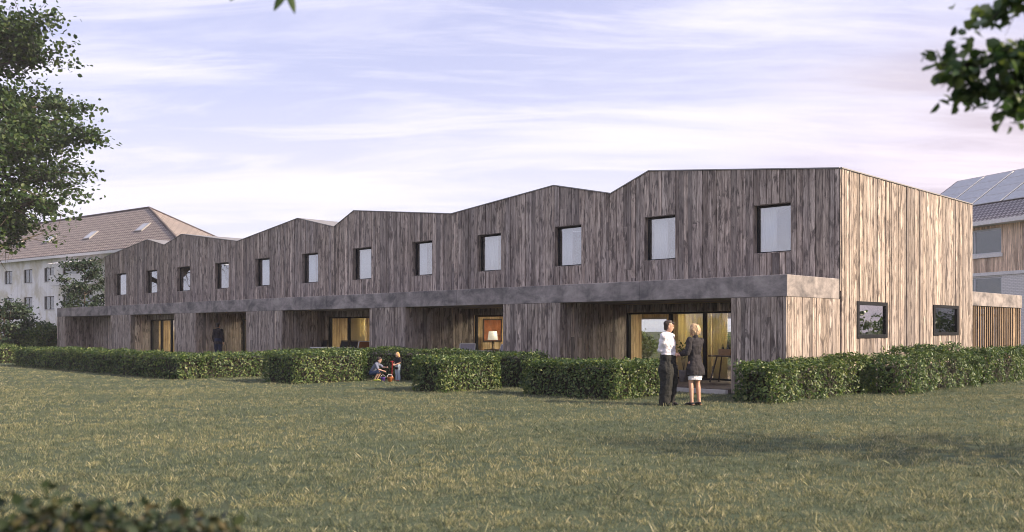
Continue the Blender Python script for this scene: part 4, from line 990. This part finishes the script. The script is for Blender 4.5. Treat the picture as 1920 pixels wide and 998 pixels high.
    if top:
        t_ = MB(); rings = torso(.014*k)
        if top.get('hem') is not None:
            hz = top['hem']*k; rings = [(Vector((pel.x, pel.y-.01*k, hz)), top.get('hw', .2)*k, top.get('hd', .15)*k), (Vector((pel.x, pel.y-.006*k, hz+.16*k)), top.get('hw', .2)*k*.97, top.get('hd', .15)*k*.97)]+rings[1:]
            if hz+.16*k > rings[2][0].z: rings.pop(1)
        loft(t_, rings, xs)
        for q in 'LR': tube_sleeve(t_, q, .008*k, sleeves == 'long')
        for q in (-1, 1): limb(t_, [che.lerp(nek, .80)+xs*q*.075*b, che.lerp(nek, .58)+xs*q*.13*b], [.045*b, .055*b])
        limb(t_, [che.lerp(nek, .8), nek.lerp(hd, .05)], [.078*b, .062*k])
        remesh(top['name'], t_, .010*max(k, .5), M[top['mat']], root, 2, .05*k)
    if bottom:
        t_ = MB()
        if bottom.get('skirt'):
            z0, z1 = bottom['skirt']; loft(t_, [(Vector((pel.x, pel.y, z0*k)), .165*k, .125*k), (Vector((pel.x, pel.y, (z0+z1)/2*k)), .175*k, .13*k), (Vector((pel.x, pel.y, z1*k)), .160*k, .115*k)], xs)
        else:
            loft(t_, [(pel-Vector((0, 0, .085*k)), .15*b+.012, .115*b+.012), (pel, .172*b+.012, .125*b+.01), (pel.lerp(wai, .75), .16*b+.012, .113*b+.012)], xs)
            for q in 'LR': leg(t_, q, .006*k, legs, bottom.get('flare', 1.0))
        remesh(bottom['name'], t_, .010*max(k, .5), M[bottom['mat']], root, 2, .045*k)
    for q in 'LR':
        s_ = MB(); f = (to[q]-an[q]); f = Vector((f.x, f.y, 0)).normalized(); z = Vector((0, 0, 1)); base = Vector((an[q].x, an[q].y, min(an[q].z, to[q].z+.06*k))); sx = f.cross(z); g0 = min(to[q].z, an[q].z-.05*k)-.022*k
        heel = Vector((base.x, base.y, g0))-f*.06*k; tip = heel+f*.27*k
        loft(s_, [(heel+z*.030*k, .026*k, .030*k), (heel+f*.05*k+z*.045*k, .040*k, .045*k), (heel+f*.12*k+z*.038*k, .042*k, .038*k), (heel+f*.20*k+z*.028*k, .046*k, .028*k), (tip-f*.015*k+z*.02*k, .030*k, .020*k)], sx, 12)
        remesh('shoe', s_, .008*max(k, .5), M[shoes], root, 1)
    return root

def pose(**kw):
    J = dict(pelvis=(0, 0, .94), waist=(0, .01, 1.09), chest=(0, .0, 1.29), neck=(0, -.012, 1.475), head=(0, .022, 1.625), shL=(-.185, -.01, 1.415), shR=(.185, -.01, 1.415), elL=(-.235, -.03, 1.14), elR=(.235, -.03, 1.14), wrL=(-.24, .05, .90), wrR=(.24, .05, .90),
             hipL=(-.092, 0, .90), hipR=(.092, 0, .90), knL=(-.10, .02, .49), knR=(.10, .02, .49), anL=(-.105, -.02, .085), anR=(.105, -.02, .085), toeL=(-.12, .15, .028), toeR=(.12, .15, .028))
    J.update(kw); return J
mp, wp = gnd(1252, 760), gnd(1303, 761)
man_dir, wom_dir = (.85, -.53), (-.52, .85)
def to_local(p, loc, fdir, H):
    """world point in a figure's own axes, in the units of its joint table"""
    rz = math.atan2(fdir[1], fdir[0])-math.pi/2; q = Matrix.Rotation(-rz, 3, 'Z') @ (Vector(p)-Vector(loc)); return q/(H/1.75)
# their hands meet half-way: one point in the lawn's axes serves both
meet = at(1270, 664, (mp.y+wp.y)/2+.02)
mw = to_local(meet+Vector((-.075, -.03, .0)), mp, man_dir, 1.74); mw2 = to_local(meet+Vector((-.06, .07, -.005)), mp, man_dir, 1.74)
ww = to_local(meet+Vector((.085, .05, -.01)), wp, wom_dir, 1.66); ww2 = to_local(meet+Vector((.07, .14, -.01)), wp, wom_dir, 1.66)
def elbow(s, w, side, drop=.5):
    s = Vector(s); w = Vector(w); m = (s+w)/2; d = (w-s).length; h = math.sqrt(max(.0, .285**2-(d/2)**2)); ax = (w-s).normalized(); o = Vector((side*.35, -.9, -drop)); o = (o-ax*o.dot(ax)).normalized(); return tuple(m+o*h)
person((mp.x, mp.y, 0), man_dir, 'man in white shirt and wide dark trousers holding hands with a woman on the lawn',
       pose(wrR=tuple(mw), wrL=tuple(mw2), elR=elbow((.185, -.01, 1.415), mw, 1), elL=elbow((-.185, -.01, 1.415), mw2, -1), hdR=(-.25, .9, -.05), hdL=(.25, .9, -.05), pnR=(-.5, 0, -.8), pnL=(.5, 0, .8), look=(-.45, .88, -.04), knL=(-.12, .03, .49), knR=(.12, .02, .49), anL=(-.125, -.02, .085), anR=(.125, -.02, .085)),
       1.74, None, 'skin', 'brown_hair', 'short', {'name': 'shirt', 'mat': 'white_shirt'}, {'name': 'trousers', 'mat': 'dark_trousers', 'flare': 1.5}, build=1.14)
person((wp.x, wp.y, 0), wom_dir, 'woman with short blonde hair in a long dark jacket and white skirt facing the man',
       pose(wrL=tuple(ww), wrR=tuple(ww2), elL=elbow((-.165, -.01, 1.405), ww, -1), elR=elbow((.165, -.01, 1.405), ww2, 1), shL=(-.165, -.01, 1.405), shR=(.165, -.01, 1.405), hdL=(-.2, .9, -.1), hdR=(-.3, .9, -.1), look=(-.25, 1, .03), pnL=(.5, 0, -.8), pnR=(-.5, 0, -.8)),
       1.66, None, 'skin', 'blonde_hair', 'bob', {'name': 'jacket', 'mat': 'dark_jacket', 'hem': .66, 'hw': .215, 'hd': .165}, {'name': 'skirt', 'mat': 'white_skirt', 'skirt': (.56, .98)}, build=.95)
bp, gp = gnd(706, 714.5), gnd(746, 714.5)
person((bp.x, bp.y, 0), (.96, -.28), 'boy in a grey blue shirt and shorts crouching on the grass by the hedge',
       pose(pelvis=(0, -.26, .40), waist=(0, -.19, .55), chest=(0, -.04, .76), neck=(0, .08, .92), head=(0, .15, 1.06), shL=(-.17, .03, .86), shR=(.17, .03, .86), elL=(-.23, .26, .68), elR=(.23, .22, .60), wrL=(-.12, .50, .70), wrR=(.16, .46, .52),
            hipL=(-.1, -.24, .36), hipR=(.1, -.24, .36), knL=(-.15, .20, .52), knR=(.15, .20, .48), anL=(-.12, -.02, .09), anR=(.12, -.06, .09), toeL=(-.14, .15, .03), toeR=(.14, .12, .03), look=(.15, 1, -.15), hk=.95),
       1.04, None, 'skin_child', 'brown_hair', 'short', {'name': 'shirt', 'mat': 'grey_tee'}, {'name': 'shorts', 'mat': 'blue_shorts'}, hs=1.25, sleeves='short', legs='short', shoes='lime')
person((gp.x, gp.y, 0), (-.62, -.78), 'small girl with long fair hair and red shoes holding a toy spade',
       pose(head=(0, .03, 1.62), wrR=(.13, .26, 1.03), wrL=(-.05, .30, 1.02), elR=(.24, .02, 1.14), elL=(-.24, .03, 1.14), look=(.1, 1, -.3), hdR=(-.5, .7, -.1), hdL=(.4, .8, -.1)),
       .85, None, 'skin_child', 'child_blonde', 'long', {'name': 'top', 'mat': 'dark_top', 'hem': .74, 'hw': .2, 'hd': .16}, {'name': 'trousers', 'mat': 'light_jeans'}, hs=1.30, sleeves='none', shoes='red', build=1.08)
dp = L(on_u(409, -2.15), -2.15, FLOOR)
person((dp.x, dp.y, FLOOR), (.25, .97), 'person in a black jacket and blue jeans seen from behind on a far terrace', pose(knL=(-.11, .05, .49), anL=(-.11, .04, .085), toeL=(-.13, .21, .028)), 1.74, None, 'skin', 'dark_hair', 'short', {'name': 'jacket', 'mat': 'dark_top', 'hem': .80, 'hw': .2, 'hd': .15}, {'name': 'trousers', 'mat': 'jeans'})
sp_ = L(-16.02, .62, 2.832)
person((sp_.x, sp_.y, 2.832), (-.6, .3), 'dark silhouette of a person standing behind an upper window', pose(), 1.45, None, 'skin', 'dark_hair', 'short', {'name': 'shirt', 'mat': 'grey_tee'}, {'name': 'trousers', 'mat': 'dark_trousers'})
# the children's toys
def toy_spade():
    p = Vector((gp.x-.155, gp.y-.22, 0)); root = empty('toy_spade', p); tag(root, 'red handled toy spade held upright by the small girl', 'toy')
    m = MB(); m.tube([(0, 0, .10), (.012, .0, .60)], .011, 8); m.tube([(-.04, 0, .60), (.065, 0, .60)], .012, 8); m.build('handle', M['red'], root)
    loftm = MB(); loft(loftm, [(Vector((0, 0, .0)), .045, .006), (Vector((0, 0, .05)), .062, .012), (Vector((0, 0, .13)), .055, .014), (Vector((0, 0, .16)), .02, .012)], Vector((1, 0, 0))); loftm.build('blade', M['orange'], root)
toy_spade()
def bucket(p, mat, label, s):
    root = empty('toy_bucket', (p.x, p.y, 0), .6); tag(root, label, 'toy', 'toys on the grass')
    MB().lathe([(.06*s, 0), (.085*s, .13*s), (.095*s, .14*s), (.088*s, .142*s), (.078*s, .12*s), (.05*s, .012*s)], 18).build('tub', M[mat], root, True)
    MB().tube([(.09*s*math.cos(t), 0, .135*s+.09*s*math.sin(t)) for t in [math.pi*i/10 for i in range(11)]], .006*s, 6).build('bail', M['plinth'], root)
bucket(gnd(731, 716), 'orange', 'orange toy bucket beside the girl on the grass', 1.0)
bucket(gnd(718, 715), 'purple', 'purple toy bucket between the two children', .85)

# ------------------------------------------------------------------ terrace furniture, curtains, lamp, plant
M['white_metal'] = m_plain('pale_metal', (.62, .60, .60), .4, .05, 8); M['mesh_grey'] = m_cloth('pale_mesh', (.36, .34, .38), 200); M['dark_weave'] = m_cloth('dark_weave', (.03, .028, .034), 200); M['orange_seat'] = m_cloth('tan_canvas', (.42, .17, .06), 120)
M['dark_table'] = m_plain('dark_stained_wood', (.035, .022, .018), .45, .3, 12); M['bottle'] = m_plain('dark_bottle', (.03, .035, .02), .15, .2, 8); M['tan_box'] = m_plain('wooden_crate', (.34, .19, .09), .6, .2, 10)
def chair(a, d, rz, seat, frame, label, group, back_h=.98):
    root = empty('garden_chair', L(a, d, FLOOR), -TH+rz); tag(root, label, 'chair', group)
    fr = MB(); w = .27
    for s in (-1, 1):
        fr.bar((s*w, .25, 0), (s*w, .22, .44), .028); fr.bar((s*w, -.26, 0), (s*w, -.20, .44), .028); fr.bar((s*w, -.20, .44), (s*w, -.36, back_h), .028)
        fr.bar((s*w, .25, .43), (s*w, -.22, .43), .028); fr.bar((s*w, .25, .62), (s*w, -.26, .64), .026); fr.bar((s*w, .25, .44), (s*w, .25, .62), .024)
    fr.bar((-w, -.36, back_h), (w, -.36, back_h), .028); fr.bar((-w, .24, .43), (w, .24, .43), .026)
    fr.build('frame', M[frame], root)
    MB().add([(-w+.02, .23, .445), (w-.02, .23, .445), (w-.02, -.19, .43), (-w+.02, -.19, .43), (-w+.02, .23, .46), (w-.02, .23, .46), (w-.02, -.19, .447), (-w+.02, -.19, .447)], [(0,3,2,1),(4,5,6,7),(0,1,5,4),(1,2,6,5),(2,3,7,6),(3,0,4,7)]).build('seat', M[seat], root)
    MB().add([(-w+.016, -.205, .48), (w-.016, -.205, .48), (w-.016, -.355, back_h-.02), (-w+.016, -.355, back_h-.02), (-w+.016, -.222, .476), (w-.016, -.222, .476), (w-.016, -.372, back_h-.024), (-w+.016, -.372, back_h-.024)], [(0,1,2,3),(7,6,5,4),(0,4,5,1),(1,5,6,2),(2,6,7,3),(3,7,4,0)]).build('backrest', M[seat], root)
    return root
def garden_table(a, d, ln, wd, label):
    root = empty('garden_table', L(a, d, FLOOR), -TH); tag(root, label, 'table')
    tp = MB(); tp.box((-ln/2, -wd/2, .72), (ln/2, wd/2, .75)); tp.build('tabletop', M['white_metal'], root)
    for sx in (-1, 1):
        for sy in (-1, 1): MB().bar((sx*(ln/2-.06), sy*(wd/2-.06), 0), (sx*(ln/2-.06), sy*(wd/2-.06), .719), .05).build('leg', M['white_metal'], root)
    return root
a4 = lambda u, d: on_u(u, d)
garden_table(a4(623, -1.75), -1.75, 1.9, .8, 'long pale metal table on the terrace behind the hedge')
chair(a4(594, -1.15), -1.15, R(180), 'dark_weave', 'dark_table', 'dark woven chair at the left end of the long pale table', 'chairs around the long pale table', 1.0)
chair(a4(634, -1.0), -1.0, R(180), 'dark_weave', 'dark_table', 'left one of two dark woven chairs standing before the lit glazing behind the table', 'chairs around the long pale table', .99)
chair(a4(650, -1.0), -1.0, R(176), 'dark_weave', 'dark_table', 'right one of two dark woven chairs standing before the lit glazing behind the table', 'chairs around the long pale table', .99)
chair(a4(672, -1.75), -1.75, R(95), 'orange_seat', 'white_metal', 'tan canvas chair at the right end of the long pale table', 'chairs around the long pale table', 1.0)
garden_table(a4(893, -1.5), -1.5, 1.1, .7, 'small pale table between two pale mesh chairs')
chair(a4(871, -1.35), -1.35, R(-150), 'mesh_grey', 'white_metal', 'pale mesh garden chair on the dark side of the small table', 'pale mesh chairs', .96)
chair(a4(928, -1.6), -1.6, R(160), 'mesh_grey', 'white_metal', 'pale mesh garden chair in front of the lit room with the lamp', 'pale mesh chairs', .96)
def trestle():
    A_ = on_u(1362, -.35); root = empty('side_table', L(A_, -.35, FLOOR), -TH); tag(root, 'dark trestle table with splayed legs before the end of the nearest glazing', 'table')
    MB().box((-.42, -.25, .70), (.42, .25, .735)).build('tabletop', M['dark_table'], root)
    for sx in (-1, 1):
        for sy in (-1, 1): MB().bar((sx*.38, sy*.22, 0), (sx*.22, sy*.12, .70), .03).build('leg', M['dark_table'], root)
    c = MB(); y0 = .736
    for p, q in (((-.16, -.14), (.20, -.12)), ((-.16, .12), (.20, .14)), ((-.16, -.12), (-.14, .12)), ((.18, -.12), (.20, .12))): c.box((p[0], p[1], y0), (q[0], q[1], y0+.17))
    c.box((-.14, -.12, y0), (.18, .12, y0+.015)); cr = c.build('bottle_crate', M['tan_box']); cr.location = L(A_, -.35, FLOOR); cr.rotation_euler = (0, 0, -TH); tag(cr, 'small wooden crate standing on the dark trestle table', 'crate')
    for i, (x, y, h) in enumerate(((-.09, -.03, .30), (.02, .04, .36), (.11, -.04, .28))):
        b = MB().lathe([(.034, 0), (.036, .02), (.036, h*.55), (.014, h*.75), (.013, h*.97), (.016, h)], 14).build('bottle', M['bottle'], None, True)
        q = L(A_, -.35, FLOOR)+Matrix.Rotation(-TH, 3, 'Z') @ Vector((x, y, y0+.016)); b.location = q; tag(b, ['left bottle in the wooden crate', 'tallest bottle in the wooden crate', 'right bottle in the wooden crate'][i]+' on the trestle table', 'bottle', 'bottles in the crate')
trestle()
def curtain(name, a0, a1, d, z0, z1, mat, label, group, waves=5, amp=.035):
    n = waves*8; vs = []; rg = random.Random(int(abs(a0)*100)); ph = [rg.uniform(-.3, .3) for _ in range(n+1)]
    for z in (z0, z0+(z1-z0)*.5, z1):
        for i in range(n+1):
            vs.append((a0+(a1-a0)*i/n, d+amp*math.sin(i*math.pi/4+ph[i])*(1.0 if z < z1 else .75), z))
    fs = [(j*(n+1)+i, j*(n+1)+i+1, (j+1)*(n+1)+i+1, (j+1)*(n+1)+i) for j in range(2) for i in range(n)]
    o = MB().add(vs, fs).build(name, M[mat], None, True); o.location = O; o.rotation_euler = (0, 0, -TH)
    so_ = o.modifiers.new('cloth', 'SOLIDIFY'); so_.thickness = .004
    return tag(o, label, 'curtain', group)
for i, (k, f0, f1) in enumerate(((0, .05, .46), (1, .08, .55), (2, .06, .42), (3, .06, .60), (4, .05, .40), (5, .10, .62), (6, .05, .45), (7, .08, .9))):
    a, b = WIN[k]; w_ = b-a
    curtain('window_curtain', a+w_*f0, a+w_*f1, .31, WZ0-.15, WZ1+.1, 'curtain', ['white curtain behind the upper window nearest the corner', 'white curtain behind the second upper window from the corner', 'white curtain behind the third upper window from the corner', 'white curtain behind the fourth upper window from the corner', 'white curtain behind the window with the silhouette', 'white curtain in the upper window left of the silhouette', 'white curtain two upper windows left of the silhouette', 'wide white curtain behind the fifth upper window from the left end'][i], 'white curtains behind upper windows')
d5 = DF+RDEP[5]
curtain('terrace_curtain', on_u(1262, d5)-.05, on_u(1316, d5)+.12, d5+.32, FLOOR+.02, 2.24, 'ochre', 'ochre curtain behind the middle pane of the nearest glazing', 'ochre curtains', 8)
curtain('terrace_curtain', on_u(1325, d5)+.02, on_u(1346, d5)+.12, d5+.32, FLOOR+.02, 2.24, 'ochre', 'ochre curtain beside the right pane above the trestle table', 'ochre curtains', 5)
d3 = DF+RDEP[3]
curtain('terrace_curtain', on_u(638, d3)+.05, on_u(668, d3)+.05, d3+.4, FLOOR+.02, 2.24, 'ochre', 'yellow curtain in the room behind the long pale table', 'ochre curtains', 8)
d1 = DF+RDEP[1]
curtain('terrace_curtain', on_u(315, d1)+.1, on_u(330, d1)+.2, d1+.3, FLOOR+.02, 2.24, 'curtain', 'pale curtain in the far lit doorway near the left end of the row', 'pale doorway curtains', 6)
def lamp():
    d4 = DF+RDEP[4]; dd = d4+.62; a = on_u(924, dd)+.0; root = empty('table_lamp', L(a, dd, FLOOR+.72), -TH); tag(root, 'table lamp with a pale shade glowing in front of a brown picture', 'lamp')
    MB().lathe([(.09, 0), (.09, .02), (.03, .04), (.022, .16), (.04, .22), (.018, .30), (.012, .36)], 16).build('base', M['dark_table'], root, True)
    MB().lathe([(.19, .34), (.145, .66)], 24).build('lamp_shade', M['shade'], root, True)
    t = empty('sideboard', L(a, dd, FLOOR), -TH); tag(t, 'low tan sideboard under the table lamp', 'sideboard')
    MB().box((-.20, -.22, .10), (.95, .22, .70)).build('body', M['tan_box'], t); MB().box((-.22, -.24, .701), (.98, .24, .72)).build('top', M['dark_table'], t)
    for x in (-.14, .88): MB().bar((x, -.15, 0), (x, -.15, .10), .05).build('leg', M['dark_table'], t); MB().bar((x, .15, 0), (x, .15, .10), .05).build('leg', M['dark_table'], t)
    wa = PIER[4][1]-.3+.036                                            # the room's left wall, seen at a slant
    def dep(u):
        k = (u-960)/F; p = O+AX*wa; return (k*p.y-p.x)/(DX.x-k*DX.y)
    y0, y1 = dep(905), dep(940); Yc = (O+AX*wa+DX*(y0+y1)/2).y; z0, z1 = HC-(641-HOR)/F*Yc, HC-(598-HOR)/F*Yc
    pr = empty('framed_picture', L(wa, (y0+y1)/2, (z0+z1)/2), -TH); tag(pr, 'framed picture in plain rusty brown on the wall behind the lamp', 'picture')
    w2, h2 = (y1-y0)/2, (z1-z0)/2; f = .05; pf = MB()
    pf.box((0, -w2, -h2), (.04, -w2+f, h2)); pf.box((0, w2-f, -h2), (.04, w2, h2)); pf.box((0, -w2+f, h2-f), (.04, w2-f, h2)); pf.box((0, -w2+f, -h2), (.04, w2-f, -h2+f)); pf.build('frame', M['dark_table'], pr)
    MB().box((.002, -w2+f, -h2+f), (.02, w2-f, h2-f)).build('canvas', m_plain('rust_canvas', (.36, .12, .045), .8, .45, 3), pr)
lamp()
def plant():
    dd = d5+.75; a = on_u(1287, dd); p = L(on_u(1282, -.9), -.9, FLOOR); root = empty('potted_plant', p); tag(root, 'slender potted plant on the nearest terrace, seen between the man and the woman', 'plant')
    MB().lathe([(.11, 0), (.14, .30), (.15, .32), (.13, .32), (.12, .28)], 18).build('pot', M['concrete'], root, True)
    st = MB(); ng = np.random.default_rng(5); P = []
    for i in range(5):
        e = Vector((ng.uniform(-.16, .16), ng.uniform(-.12, .12), ng.uniform(.85, 1.12))); st.tube([(0, 0, .28), e*.5+Vector((0, 0, .16)), e], [.008, .006, .003], 5)
        for j in range(16): P.append(list(e+Vector(ng.normal(0, .06, 3))-Vector((0, 0, abs(ng.normal(0, .09))))))
    st.build('stem', M['bark'], root); obj('foliage', leaves_mesh('foliage', np.array(P), ng.normal(0, 1, (len(P), 3))+np.array([0, 0, .5]), ng.uniform(.05, .09, len(P)), rg=ng), M['shrub'], root)
plant()


# ------------------------------------------------------------------ air
def haze():
    m = bpy.data.materials.new('haze_air'); m.use_nodes = True; t = m.node_tree; t.nodes.clear(); out = t.nodes.new('ShaderNodeOutputMaterial')
    v = t.nodes.new('ShaderNodeVolumePrincipled'); v.inputs['Color'].default_value = (.92, .92, .97, 1); v.inputs['Density'].default_value = .0005; v.inputs['Anisotropy'].default_value = .1
    t.links.new(v.outputs[0], out.inputs['Volume'])
    o = MB().box((-110, -12, -1), (110, 130, 24)).build('haze', m); tag(o, kind='stuff')
haze()
